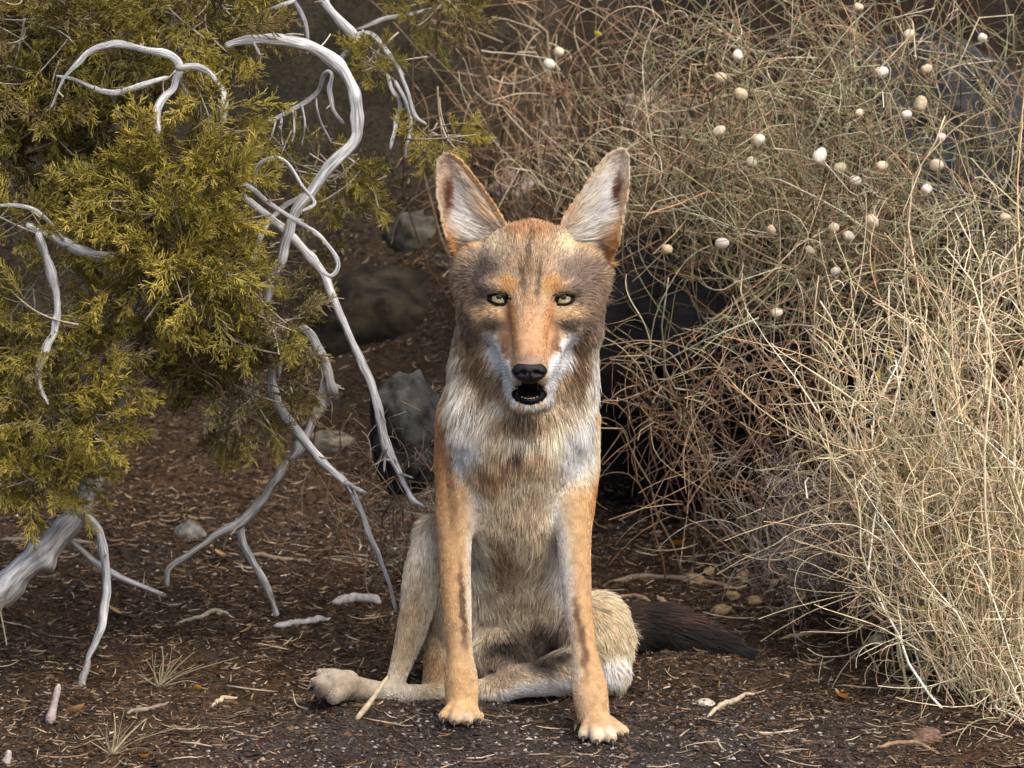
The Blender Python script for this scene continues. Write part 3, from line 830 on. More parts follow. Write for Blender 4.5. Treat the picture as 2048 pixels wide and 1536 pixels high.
def carve(c, r, k=8):
    c, r = np.array(c, float), np.array(r, float)
    sl, X, Y, Z = _box(c - r, c + r, k + 10)
    x, y, z = X - c[0], Y - c[1], Z - c[2]
    q = np.sqrt((x / r[0]) ** 2 + (y / r[1]) ** 2 + (z / r[2]) ** 2)
    g = np.sqrt((x / r[0] ** 2) ** 2 + (y / r[1] ** 2) ** 2 + (z / r[2] ** 2) ** 2) + 1e-6
    d = -(q * (q - 1) / g)
    a = FIELD[sl]
    h = np.clip(0.5 - 0.5 * (a - d) / k, 0, 1)
    FIELD[sl] = a * (1 - h) + d * h + k * h * (1 - h)

def poly_sdf(poly, X, Y):
    poly = np.array(poly, float)
    d = np.full(X.shape, 1e9)
    s = np.ones(X.shape)
    for i in range(len(poly)):
        a, b = poly[i], poly[i - 1]
        ex, ey = b - a
        wx, wy = X - a[0], Y - a[1]
        t = np.clip((wx * ex + wy * ey) / (ex * ex + ey * ey), 0, 1)
        d = np.minimum(d, (wx - ex * t) ** 2 + (wy - ey * t) ** 2)
        c1, c2, c3 = Y >= a[1], Y < b[1], ex * wy > ey * wx
        flip = (c1 & c2 & c3) | (~c1 & ~c2 & ~c3)
        s = np.where(flip, -s, s)
    return s * np.sqrt(d)

EAR_A = [(890, 308), (905, 309), (922, 320), (940, 342), (970, 380), (996, 420), (1018, 458), (1020, 500), (975, 535), (925, 535), (900, 500), (884, 450), (875, 400), (871, 350), (875, 322)]
EAR_B = [(1236, 299), (1248, 298), (1257, 310), (1259, 345), (1256, 390), (1247, 440), (1238, 490), (1214, 535), (1170, 538), (1120, 505), (1116, 462), (1128, 430), (1158, 390), (1183, 350), (1210, 314)]

def ear(reg, poly, top, lean, bowl):
    poly = np.array(poly, float)
    sl, X, Y, Z = _box((*poly.min(0), -40), (*poly.max(0), 160), 20)
    s2 = poly_sdf(poly, X[:, :, 0] + 0 * Y[:, :, 0], Y[:, :, 0] + 0 * X[:, :, 0])[:, :, None] - 1
    ins = np.maximum(-s2, 0)
    ds = top + lean * (470 - Y) + 1.1 * np.maximum(Y - 478, 0) + bowl * (1 - np.exp(-ins / 22.0))
    d = np.maximum(s2, (np.abs(Z - ds) - 7.0) * 0.75)
    _merge(sl, d.astype(np.float32), 7, reg)

HX = 1061.0
# head
ell(0, (HX, 536, 10), (100, 92, 112))
ell(0, (HX, 575, -40), (95, 75, 70), 25)
for sx in (-1, 1):
    ell(0, (HX + sx * 58, 571, -80), (42, 22, 30), 16)             # brow
    ell(0, (HX + sx * 77, 622, 5), (60, 76, 82), 25)               # cheek
    ell(0, (HX + sx * 64, 636, -54), (44, 36, 42), 20)             # below the eye
    cone(0, (HX + sx * 46, 672, -62), 32, (HX + sx * 18, 748, -165), 24, 14)   # lips
    ell(0, (HX + sx * 112, 540, 48), (42, 66, 52), 26)    # ear base
cone(0, (HX, 600, -84), 43, (HX - 1, 715, -184), 30, 16)           # muzzle
ell(0, (HX - 2, 742, -178), (35, 29, 32), 14)
cone(0, (HX, 735, -20), 44, (HX - 2, 798, -128), 27, 14)           # lower jaw
ell(0, (HX - 2, 805, -142), (33, 17, 24), 10)
for sx in (-1, 1):
    cone(0, (HX + sx * 34, 738, -118), 22, (HX - 2 + sx * 27, 796, -112), 17, 14)
ear(1, EAR_A, -12, 0.26, 40)
ear(2, EAR_B, -12, 0.26, 40)
# neck, chest, trunk
cone(3, (1058, 600, 80), 118, (1042, 800, 100), 138, 35)
cone(3, (1050, 720, 60), 118, (1040, 860, 80), 120, 35)
cone(4, (1034, 880, 78), 142, (1034, 1000, 118), 124, 40)
cone(4, (1034, 1000, 130), 118, (1040, 1240, 300), 118, 40)
ell(4, (1050, 1290, 400), (150, 110, 140), 40)
# forelegs
chain(5, [(934, 840, 85, 54), (924, 930, 72, 52), (912, 1015, 45, 40), (910, 1110, 20, 32), (914, 1210, 5, 29), (919, 1300, -5, 26), (922, 1356, -12, 33.5), (924, 1405, -18, 32)], 22)
chain(6, [(1136, 840, 85, 54), (1144, 930, 72, 50), (1147, 1020, 40, 39), (1149, 1100, 18, 33), (1155, 1200, -5, 29), (1168, 1295, -30, 25.5), (1178, 1370, -47, 35), (1186, 1425, -58, 33)], 22)
for tx, ty, td, r in ((889, 1432, -50, 13), (910, 1437, -68, 14), (934, 1438, -68, 14), (956, 1433, -48, 13)):
    cone(5, (924, 1410, -22), 24, (tx, ty, td), r, 3)
for tx, ty, td, r in ((1168, 1468, -98, 13), (1193, 1475, -124, 14), (1221, 1474, -124, 14), (1246, 1463, -98, 13)):
    cone(6, (1192, 1440, -66), 26, (tx, ty, td), r, 3)
# hind leg beside the juniper
ell(7, (900, 1190, 250), (75, 140, 120), 35)
chain(7, [(874, 1070, 150, 40), (848, 1144, 135, 36), (828, 1242, 125, 29), (800, 1335, 115, 20), (783, 1378, 105, 18)], 16)
chain(7, [(880, 1280, 190, 28), (866, 1375, 180, 22)], 15)
chain(7, [(900, 1386, 150, 19), (800, 1388, 110, 20), (720, 1378, 70, 24), (668, 1370, 45, 33)], 14)
for tx, ty, td in ((648, 1352, 44), (635, 1368, 24), (641, 1386, 8), (668, 1393, -2)):
    cone(7, (694, 1368, 52), 27, (tx, ty, td), 16, 3)
# folded hind leg
ell(8, (1190, 1265, 230), (66, 78, 120), 30)
chain(8, [(1205, 1300, 170, 52), (1120, 1345, 150, 38), (1040, 1364, 140, 30), (985, 1378, 140, 25), (920, 1388, 150, 19)], 22)
ell(8, (1225, 1345, 160), (30, 38, 50), 20)
ell(4, (1000, 1310, 190), (60, 55, 60), 25)
# tail
chain(9, [(1180, 1270, 420, 36), (1280, 1256, 430, 36), (1370, 1274, 410, 28), (1440, 1293, 390, 15), (1495, 1308, 375, 5)], 20)

def surf_d(px, py):
    i, j = int((px - BO[0]) / VX + .5), int((py - BO[1]) / VX + .5)
    col = FIELD[i, j]
    k = int(np.argmax(col < 0))
    return BO[2] + (k - 1 + col[k - 1] / (col[k - 1] - col[k])) * VX

EYES = [(998.0, 597.0), (1127.0, 598.0)]
EYE_D = [surf_d(*e) for e in EYES]
for (ex, ey), ed in zip(EYES, EYE_D):
    carve((ex, ey + 1, ed + 2), (22, 13, 22), 7)
carve((HX - 2, 784, -185), (27, 10, 70), 6)                        # open mouth

def surface_nets(F):
    neg = F < 0
    n = np.array(F.shape) - 1
    corners = [(a, b, c) for a in (0, 1) for b in (0, 1) for c in (0, 1)]
    cnt = np.zeros(n, np.int8)
    for a, b, c in corners:
        cnt += neg[a:a + n[0], b:b + n[1], c:c + n[2]]
    act = np.argwhere((cnt > 0) & (cnt < 8))
    val = np.stack([F[act[:, 0] + a, act[:, 1] + b, act[:, 2] + c] for a, b, c in corners], 1).astype(float)
    acc = np.zeros((len(act), 3)); num = np.zeros(len(act))
    for e0 in range(8):
        for bit in (1, 2, 4):
            if e0 & bit:
                continue
            e1 = e0 | bit
            v0, v1 = val[:, e0], val[:, e1]
            m = (v0 < 0) != (v1 < 0)
            t = np.where(m, v0 / np.where(m, v0 - v1, 1), 0)
            p0, p1 = np.array(corners[e0], float), np.array(corners[e1], float)
            acc += np.where(m[:, None], p0 + (p1 - p0) * t[:, None], 0)
            num += m
    V = act + acc / num[:, None]
    idx = np.full(n, -1, np.int32)
    idx[tuple(act.T)] = np.arange(len(act))
    faces = []
    for ax in range(3):
        u, w = (ax + 1) % 3, (ax + 2) % 3
        sh = [slice(None)] * 3
        s0, s1 = list(sh), list(sh)
        s0[ax] = slice(0, -1); s1[ax] = slice(1, None)
        ch = neg[tuple(s0)] != neg[tuple(s1)]
        e = np.argwhere(ch)
        ok = (e[:, u] > 0) & (e[:, w] > 0) & (e[:, u] < n[u]) & (e[:, w] < n[w])
        e = e[ok]
        du, dw = np.eye(3, dtype=int)[u], np.eye(3, dtype=int)[w]
        q = np.stack([idx[tuple((e - du - dw).T)], idx[tuple((e - dw).T)], idx[tuple(e.T)], idx[tuple((e - du).T)]], 1)
        flip = ~neg[tuple(e.T)]
        q[flip] = q[flip][:, ::-1]
        faces.append(q)
    return V, np.concatenate(faces), act

BV, BF, act = surface_nets(FIELD)
BREG = REG[tuple(act.T)]
BP = BV * VX + BO                                                   # photo pixel space
for _ in range(2):                                                  # light smoothing
    s = np.zeros_like(BP); c = np.zeros(len(BP))
    for a, b in ((0, 1), (1, 2), (2, 3), (3, 0)):
        for i, j in ((a, b), (b, a)):
            np.add.at(s, BF[:, i], BP[BF[:, j]]); np.add.at(c, BF[:, i], 1)
    BP = BP * 0.5 + 0.5 * s / np.maximum(c, 1)[:, None]
BWV = W(BP[:, 0], BP[:, 1], BP[:, 2])
fn = np.cross(BP[BF[:, 2]] - BP[BF[:, 0]], BP[BF[:, 3]] - BP[BF[:, 1]])
VN = np.zeros_like(BP)
for k in range(4):
    np.add.at(VN, BF[:, k], fn)
VN = norm(VN)
# camera-space y points down and depth away: orient outward using the field gradient
_g = np.stack(np.gradient(FIELD), -1)[tuple(act.T)]
if np.mean(np.sum(_g * VN, 1)) < 0:
    VN = -VN
else:
    BF = BF                                                          # winding checked below in world space
_wn = np.cross(BWV[BF[:, 2]] - BWV[BF[:, 0]], BWV[BF[:, 3]] - BWV[BF[:, 1]])
_vw = VN[:, 0:1] * RGT - VN[:, 1:2] * UPV + VN[:, 2:3] * FWD
if np.mean(np.sum(_wn * _vw[BF[:, 0]], 1)) < 0:
    BF = BF[:, ::-1].copy()

# ------------------------------------------------------------------ coat colours (sRGB as the coat looks) and their places
BASE = np.array([(190, 168, 138), (194, 170, 138), (194, 170, 138), (190, 172, 146), (208, 192, 166), (200, 166, 124), (200, 166, 124), (186, 176, 156), (208, 192, 166), (34, 27, 25)], float)
WHITE = (226, 222, 216); ORANGE = (200, 138, 80); GREY = (128, 112, 98); DARK = (46, 38, 34); BLACK = (16, 14, 14)
SPLATS = []
def sp(c, x, y, rx, ry, a=1.0, rot=0, d=None, rd=90, soft=0.35, regs=None):
    SPLATS.append((np.array(c, float), x, y, rx, ry, a, R(rot), d, rd, soft, regs))
def both(c, dx, y, rx, ry, a=1.0, rot=0, **k):
    sp(c, HX - dx, y, rx, ry, a, rot, **k); sp(c, HX + dx, y, rx, ry, a, -rot, **k)
# neck and throat
sp((222, 212, 196), 928, 755, 28, 104, .92, -20, regs=(0, 3, 4)); sp((122, 100, 72), 972, 735, 20, 80, .9, -22, regs=(0, 3))
sp((126, 104, 76), 1146, 738, 20, 78, .9, 14, regs=(0, 3)); sp((232, 226, 216), 1186, 735, 22, 92, .85, 8, regs=(0, 3, 4))
sp((172, 136, 96), 890, 800, 18, 90, .6, regs=(3, 4, 5)); sp((214, 204, 188), 1160, 800, 34, 34, .7, regs=(3, 4))
sp((218, 208, 192), 1050, 860, 34, 16, .9, regs=(3, 4)); sp((218, 208, 192), 990, 815, 24, 32, .8, regs=(3, 4))
sp((134, 106, 76), 1045, 836, 50, 14, .8, regs=(3, 4))
# chest
sp((190, 156, 114), 1040, 905, 76, 26, .45, regs=(3, 4, 5, 6)); sp((56, 44, 36), 1034, 890, 11, 16, .8, 30, regs=(3, 4))
sp((236, 230, 220), 932, 890, 34, 62, .95, 6, regs=(3, 4, 5)); sp((240, 236, 228), 1154, 895, 40, 76, .95, -4, regs=(3, 4, 6))
sp((160, 118, 74), 878, 930, 22, 90, .9, 0, regs=(4, 5)); sp((176, 132, 84), 1192, 990, 12, 60, .8, 0, regs=(4, 6))
sp((160, 118, 72), 970, 945, 40, 26, .6, regs=(4, 5)); sp((196, 176, 148), 1040, 1010, 50, 60, .5, regs=(4,))
sp((140, 110, 84), 1000, 1120, 24, 46, .6, regs=(4,)); sp((206, 190, 164), 1060, 1150, 40, 120, .5, 6, regs=(4,))
sp((206, 192, 168), 965, 1180, 20, 90, .5, regs=(4,)); sp((84, 70, 58), 1065, 1272, 76, 34, .95, -25, regs=(4, 8)); sp((40, 34, 30), 1000, 1295, 26, 22, .8, regs=(4, 8))
sp((46, 38, 34), 1090, 1320, 46, 18, .7, -20, regs=(4, 8)); sp((150, 132, 112), 1000, 1335, 34, 30, .9, regs=(4, 8)); sp((60, 48, 44), 985, 1340, 8, 8, .9, regs=(4, 8))
# forelegs
sp((224, 214, 198), 948, 1130, 15, 190, .85, 0, regs=(5, 4)); sp((200, 158, 110), 893, 1180, 24, 240, .7, regs=(5,)); sp((84, 64, 50), 927, 1215, 7, 84, .85, -3, regs=(5,))
sp((104, 78, 56), 905, 990, 10, 80, .6, -4, regs=(5, 4)); sp((216, 176, 128), 924, 1410, 44, 50, .7, regs=(5,))
sp((200, 162, 116), 915, 1350, 34, 40, .5, regs=(5,)); sp((224, 204, 176), 922, 1440, 50, 14, .6, regs=(5,))
sp((216, 210, 202), 1124, 1130, 20, 150, .9, -4, regs=(6, 4)); sp((200, 158, 110), 1178, 1160, 18, 200, .7, -4, regs=(6,)); sp((96, 74, 58), 1163, 1270, 7, 76, .8, -8, regs=(6,))
sp((226, 214, 194), 1148, 1330, 12, 120, .7, -12, regs=(6,)); sp((214, 172, 126), 1182, 1400, 34, 50, .6, regs=(6,)); sp((236, 220, 196), 1210, 1474, 60, 20, .8, regs=(6,))
# hind legs
sp((206, 200, 190), 848, 1130, 26, 80, .8, 10, regs=(7,)); sp((150, 128, 92), 822, 1230, 20, 110, .6, 12, regs=(7,)); sp((150, 136, 116), 690, 1375, 60, 30, .7, regs=(7,))
sp((60, 52, 46), 632, 1388, 24, 18, 1.0, soft=.6, regs=(7,)); sp((164, 130, 84), 868, 1330, 24, 60, .7, d=180, regs=(7,)); sp((190, 186, 178), 790, 1392, 30, 14, .6, regs=(7,))  # dark paw spot: pads plus shading between the toes, painted in
sp((228, 222, 214), 1215, 1335, 50, 30, .95, -25, regs=(8,)); sp((208, 190, 160), 1225, 1250, 50, 56, .6, regs=(8, 4)); sp((238, 232, 224), 1070, 1378, 120, 18, .95, -10, regs=(8, 4)); sp((150, 106, 66), 1225, 1388, 40, 16, .8, regs=(8,))
# tail
sp((92, 66, 52), 1325, 1238, 46, 12, .7, 10, regs=(9,)); sp((110, 86, 66), 1235, 1250, 22, 30, .5, regs=(9,)); sp(BLACK, 1360, 1292, 120, 24, .9, 8, regs=(9,)); sp(BLACK, 1460, 1300, 60, 30, 1, regs=(9,))
# ears
for rg, cx in ((1, 0), (2, 0)):
    pass
sp((186, 172, 160), 912, 375, 40, 70, .7, -12, regs=(1,)); sp((206, 156, 100), 970, 385, 6, 100, .9, -38, regs=(1,)); sp((198, 195, 191), 950, 438, 32, 80, .97, -26, regs=(1, 0)); sp((96, 56, 34), 906, 398, 14, 36, 1.0, -6, regs=(1,)); sp((190, 140, 84), 900, 505, 18, 30, .8, regs=(1, 0, 3))
sp((206, 196, 190), 1226, 350, 26, 56, .7, 14, regs=(2,)); sp((206, 150, 90), 1153, 385, 6, 110, .9, 32, regs=(2,)); sp((208, 206, 203), 1182, 418, 30, 92, .97, 27, regs=(2, 0)); sp((96, 56, 34), 1225, 392, 11, 34, 1.0, 12, regs=(2,)); sp((196, 142, 80), 1222, 500, 16, 36, .8, regs=(2, 0, 3))
# face
both((126, 110, 100), 92, 556, 36, 34, .9, regs=(0,)); both((136, 118, 102), 112, 612, 30, 46, .8, regs=(0, 3))
sp((190, 146, 104), HX, 462, 48, 24, .8, regs=(0,)); both((224, 202, 168), 74, 492, 28, 16, .8, regs=(0,)); both((214, 164, 98), 112, 476, 26, 22, .9, regs=(0,))
both((206, 162, 104), 45, 570, 24, 17, .95, 20, regs=(0,)); both((222, 198, 168), 70, 573, 18, 8, .7, 12, regs=(0,))
both((208, 178, 136), 72, 628, 40, 15, .9, 10, regs=(0,)); both((62, 50, 44), 70, 649, 20, 11, .75, 14, soft=.6, regs=(0,))
sp((168, 142, 112), HX, 585, 22, 60, .8, regs=(0,)); sp((98, 76, 58), HX - 3, 505, 4, 50, .6, 2, regs=(0,)); both((86, 66, 52), 16, 570, 4, 34, .6, -4, regs=(0,))
both((200, 146, 96), 34, 655, 13, 58, .8, -8, regs=(0,)); sp((206, 160, 118), HX, 670, 22, 60, .85, regs=(0,)); both((128, 92, 64), 50, 690, 9, 32, .8, -8, regs=(0,))
both((252, 252, 252), 66, 703, 10, 48, 1.0, -27, soft=.2, regs=(0, 3)); both((250, 250, 250), 45, 752, 13, 38, 1.0, -10, soft=.2, d=-150, rd=80, regs=(0,)); both((240, 236, 230), 36, 784, 9, 24, 1.0, -20, soft=.2, d=-130, rd=70, regs=(0,)); sp((206, 150, 112), HX, 716, 40, 12, .6, regs=(0,))
sp((196, 180, 166), HX - 2, 722, 26, 8, .6, regs=(0,)); sp((206, 198, 188), HX - 2, 812, 34, 8, 1.0, soft=.2, d=-150, rd=60, regs=(0, 3)); sp((150, 116, 88), HX - 2, 772, 16, 7, .9, regs=(0,), soft=.2)
MOUTH = (HX - 2, 786, 37, 24)

def coat(P, reg):
    """P (n,3) photo-space points, reg (n,) -> linear colour"""
    wv = 5.0
    x = P[:, 0] + wv * noise(P, 1 / 14.0, 61) + 2 * noise(P, 1 / 5.0, 62)
    y = P[:, 1] + wv * noise(P, 1 / 14.0, 63) + 2 * noise(P, 1 / 5.0, 64)
    c = BASE[reg].copy()
    for col, cx, cy, rx, ry, a, rot, d, rd, soft, regs in SPLATS:
        dx, dy = x - cx, y - cy
        u = dx * math.cos(rot) + dy * math.sin(rot)
        v = -dx * math.sin(rot) + dy * math.cos(rot)
        q = (u / rx) ** 2 + (v / ry) ** 2
        if d is not None:
            q = q + ((P[:, 2] - d) / rd) ** 2
        w = a / (1 + np.exp(np.clip((np.sqrt(q) - 1) / (soft * 0.5), -30, 30)))
        if regs is not None:
            w = w * np.isin(reg, regs)
        c += (col - c) * w[:, None]
    return lin(c)
M_SKIN = tint_mat('coyote_underfur', rough=0.9, spec=0.1, noise_scale=120, noise_amt=0.25, bump=0.3)
bc = coat(BP, BREG) * 0.72
_mx, _my, _mrx, _mry = MOUTH
mouth_q = np.sqrt(((BP[:, 0] - _mx) / _mrx) ** 2 + ((BP[:, 1] - _my) / _mry) ** 2)
inm = (mouth_q < 1.0) & (BP[:, 2] < -20) & (BREG == 0)
bc[inm] = lin((20, 15, 14))
for (ex, ey) in EYES:
    q = ((BP[:, 0] - ex) / 25) ** 2 + ((BP[:, 1] - ey - 1) / 15) ** 2
    bc[(q < 1) & (BP[:, 2] < 0)] = lin((18, 15, 14))

coyote = empty('coyote', tuple(W(1050, 1440, 60)))
tag(coyote, 'tawny grey coyote sitting upright and facing the camera, mouth slightly open', 'coyote')
COY = np.array(coyote.location)
body = link('body', mesh_np('body', BWV - COY, BF, True, bc, M_SKIN), coyote)

# ---- fur: flow guides in photo space (position, direction, length in px, lift)
G = []
def g(x, y, d, dx, dy, dd, ln, lift):
    G.append((x, y, d, dx, dy, dd, ln, lift))
def gb(ox, y, d, dx, dy, dd, ln, lift):
    g(HX - ox, y, d, -dx, dy, dd, ln, lift); g(HX + ox, y, d, dx, dy, dd, ln, lift)
g(HX, 700, -185, 0, -1, .8, 7, .25); g(HX, 650, -140, 0, -1, .7, 9, .25); g(HX, 590, -110, 0, -1, .5, 12, .25); g(HX, 530, -95, 0, -1, .5, 16, .3); g(HX, 460, -50, 0, -.8, 1, 22, .35)
gb(45, 560, -100, .25, -1, .4, 11, .3); gb(85, 540, -70, .6, -.9, .6, 17, .3); gb(80, 490, -40, .3, -.9, .6, 20, .35); gb(70, 630, -100, .9, .15, .6, 11, .25); gb(100, 610, -50, 1, .2, .6, 20, .35)
gb(135, 600, 10, .75, .6, .4, 31, .4); gb(130, 660, 20, .65, .8, .3, 46, .46); gb(90, 700, -10, .5, 1, .4, 40, .4); gb(60, 690, -100, .35, .5, .6, 9, .15); gb(40, 740, -170, .8, .1, 1, 8, .2); gb(35, 660, -130, .7, -.2, .8, 9, .2)
g(HX, 822, -150, 0, 1, .6, 13, .3); g(HX, 850, -60, 0, 1, .1, 40, .35); gb(50, 790, -80, .4, 1, .5, 22, .35); gb(130, 500, 20, .5, -.3, .6, 22, .4)
# ruff, neck, chest
g(910, 740, 80, -.3, 1, .1, 52, .35); g(1195, 740, 80, .25, 1, .1, 50, .35); g(960, 800, 0, -.15, 1, 0, 66, .34); g(1150, 800, 0, .12, 1, 0, 64, .34); g(1050, 850, -30, 0, 1, 0, 60, .36)
g(900, 830, 70, -.15, 1, .1, 26, .25); g(1180, 830, 70, .15, 1, .1, 28, .25); g(930, 900, 10, -.25, 1, .1, 22, .25); g(1155, 900, 10, .3, 1, .1, 24, .25); g(1040, 920, -20, 0, 1, 0, 34, .25); g(1040, 1000, 20, 0, 1, 0, 36, .22)
g(1040, 1100, 70, .02, 1, 0, 42, .22); g(980, 1180, 110, .1, 1, 0, 38, .22); g(1080, 1180, 110, -.1, 1, 0, 40, .22); g(1030, 1260, 160, .3, .9, 0, 40, .3); g(1100, 1270, 160, -.5, .9, 0, 40, .3); g(1000, 1330, 140, -.2, 1, 0, 16, .3)
# forelegs
for x0, y0, d0 in ((912, 1020, 10), (910, 1110, -10), (914, 1210, -25), (919, 1300, -35), (922, 1360, -42), (1149, 1020, 5), (1150, 1110, -15), (1156, 1210, -35), (1168, 1300, -55), (1180, 1370, -78)):
    g(x0, y0, d0, 0, 1, -.05, 10, .16)
g(875, 1000, 50, -.1, 1, .1, 13, .2); g(1190, 1000, 50, .1, 1, .1, 18, .3); g(924, 1420, -50, 0, .8, -.7, 8, .2); g(1200, 1455, -100, .2, .7, -.7, 8, .2); g(924, 1445, -70, 0, .6, -.8, 7, .25); g(1215, 1482, -125, .2, .5, -.8, 7, .25)
# hind legs
g(850, 1100, 120, -.2, 1, 0, 18, .25); g(835, 1200, 100, -.2, 1, 0, 20, .25); g(815, 1290, 95, -.2, 1, 0, 14, .2); g(800, 1365, 95, -.3, 1, 0, 9, .2); g(870, 1330, 170, 0, 1, 0, 20, .25); g(760, 1388, 80, -1, .05, -.2, 10, .2); g(660, 1375, 25, -1, .2, -.3, 9, .25); g(880, 1388, 140, -1, .1, -.2, 12, .2)
g(1210, 1230, 150, .5, .8, 0, 32, .35); g(1240, 1300, 140, .4, 1, 0, 30, .35); g(1150, 1330, 120, .6, .5, 0, 20, .25); g(1050, 1370, 115, .9, .3, 0, 15, .2); g(1225, 1370, 130, .2, 1, 0, 24, .3); g(1180, 1240, 200, .3, .9, .2, 34, .3)
# back and rump
g(1040, 900, 240, 0, .9, .5, 44, .3); g(1040, 1100, 400, 0, 1, .3, 44, .3); g(900, 1150, 340, -.2, 1, .2, 30, .3); g(1060, 1250, 520, .3, 1, .2, 44, .3)
# tail
g(1230, 1255, 400, 1, .05, 0, 60, .24); g(1300, 1250, 400, 1, .14, 0, 70, .26); g(1380, 1270, 390, 1, .26, 0, 62, .22); g(1450, 1295, 380, 1, .28, 0, 44, .16); g(1492, 1308, 375, 1, .3, 0, 26, .14)
G = np.array(G, float)
GD = norm(G[:, 3:6])

def flow(P):
    D = np.zeros_like(P); Ln = np.zeros(len(P)); Lf = np.zeros(len(P)); Wt = np.zeros(len(P))
    for k in range(len(G)):
        q = np.sum((P - G[k, :3]) ** 2, 1)
        w = 1.0 / (q + 60.0) ** 2
        D += GD[k] * w[:, None]; Ln += G[k, 6] * w; Lf += G[k, 7] * w; Wt += w
    return norm(D), Ln / Wt, Lf / Wt

# sample roots over the skin
tri = np.concatenate([BF[:, [0, 1, 2]], BF[:, [0, 2, 3]]])
ar = 0.5 * np.linalg.norm(np.cross(BWV[tri[:, 1]] - BWV[tri[:, 0]], BWV[tri[:, 2]] - BWV[tri[:, 0]]), axis=1)
dens = np.array([1.9, 1.8, 1.8, 1.25, 1.0, 1.7, 1.7, 1.3, 1.1, 1.1])[BREG[tri[:, 0]]]
front = (VN[tri[:, 0], 2] < 0.45)
wt = ar * dens * np.where(front, 1.0, 0.4)
NF = 330000
pick = RNG.choice(len(tri), NF, p=wt / wt.sum())
r1, r2 = np.sqrt(RNG.random(NF)), RNG.random(NF)
b0, b1, b2 = 1 - r1, r1 * (1 - r2), r1 * r2
T = tri[pick]
FP = BP[T[:, 0]] * b0[:, None] + BP[T[:, 1]] * b1[:, None] + BP[T[:, 2]] * b2[:, None]
FN = norm(VN[T[:, 0]] * b0[:, None] + VN[T[:, 1]] * b1[:, None] + VN[T[:, 2]] * b2[:, None])
FR = BREG[T[:, 0]]
keep = np.ones(NF, bool)
for (ex, ey) in EYES:
    q = ((FP[:, 0] - ex) / 22) ** 2 + ((FP[:, 1] - ey - 1.5) / 12.5) ** 2
    keep &= ~((q < 1) & (FP[:, 2] < 0))
mq = ((FP[:, 0] - _mx) / (_mrx - 3)) ** 2 + ((FP[:, 1] - _my) / (_mry - 3)) ** 2
keep &= ~((mq < 1) & (FP[:, 2] < -20) & (FR == 0))
NOSE = (1059, 743, -198)
nq = ((FP[:, 0] - NOSE[0]) / 32) ** 2 + ((FP[:, 1] - NOSE[1]) / 24) ** 2
keep &= ~((nq < 1) & (FP[:, 2] < -150))
FP, FN, FR = FP[keep], FN[keep], FR[keep]
FD, FL, FLIFT = flow(FP)
# ears: long pale hair grows from the inner rim across the cup, short hair on the rim and back
for rg, poly, sgn in ((1, EAR_A, -1), (2, EAR_B, 1)):
    m = FR == rg
    ins = -poly_sdf(poly, FP[m, 0], FP[m, 1])
    cup = (FN[m, 2] < -0.05)
    cenx = np.mean(np.array(poly)[:, 0])
    inner = np.clip(((cenx - FP[m, 0]) * sgn) / 50 + 0.55, 0, 1)
    dirc = norm(np.stack([np.full(m.sum(), sgn * 1.0), np.full(m.sum(), -0.35) - 0.3 * RNG.random(m.sum()), np.full(m.sum(), -0.15)], 1))
    diru = norm(np.stack([np.full(m.sum(), sgn * 0.35), np.full(m.sum(), -1.0), np.full(m.sum(), 0.1)], 1))
    usec = cup & (ins > 9)
    FD[m] = np.where(usec[:, None], dirc, diru)
    low = np.clip((FP[m, 1] - 330) / 100, 0.15, 1)
    FL[m] = np.where(usec, (14 + 44 * inner * low), 8)
    FLIFT[m] = np.where(usec, 0.35, 0.2)
# legs: even, short, lying down the limb
m = np.isin(FR, (5, 6)) & (FP[:, 1] > 1000)
k_ = np.clip((FP[:, 1] - 1000) / 60, 0, 1)[:, None]
paw = np.clip((FP[:, 1] - np.where(FR == 5, 1405, 1435)) / 25, 0, 1)[:, None]
dn = norm(np.array([0, 1, -.05]) * (1 - paw) + np.array([0.05, .5, -.8]) * paw)
FD[m] = norm(FD[m] * (1 - k_[m]) + dn[m] * k_[m])
FL[m] = (FL * (1 - k_[:, 0]) + (11 - 5 * paw[:, 0]) * k_[:, 0])[m]
FLIFT[m] = (FLIFT * (1 - k_[:, 0]) + 0.15 * k_[:, 0])[m]
m = (FR == 7) & (FP[:, 1] < 1362)
FL[m] = np.interp(FP[m, 1], [1000, 1150, 1280, 1362], [30, 28, 20, 11]); FLIFT[m] = 0.2
FD[m] = norm(np.array([-.22, 1, 0]))
m = (FR == 7) & (FP[:, 1] >= 1340) & (FP[:, 0] < 770)
FL[m] = 7; FLIFT[m] = .2; FD[m] = norm(np.array([-1, .15, -.3]))
fcol = coat(FP, FR)
n_lo = fbm(FP, 1 / 26.0, 71, 3)
n_hi = fbm(FP, 1 / 7.0, 75, 2)
_leg = np.isin(FR, (5, 6, 7))
_nk = np.isin(FR, (3,))
fcol *= (1 + np.where(_leg, 0.04, np.where(_nk, 0.26, 0.14)) * n_lo + np.where(_leg, 0.22, 0.15) * n_hi + 0.2 * RNG.standard_normal(len(FP)))[:, None].clip(0.35, 1.7)
# black-tipped guard hairs in the grizzled areas
griz = np.isin(FR, (0, 3, 4)) & (RNG.random(len(FP)) < 0.06) & (fcol.mean(1) < 0.45)
fcol[griz] *= 0.3
fcol = np.clip(fcol * 1.25, 0.003, 0.95)
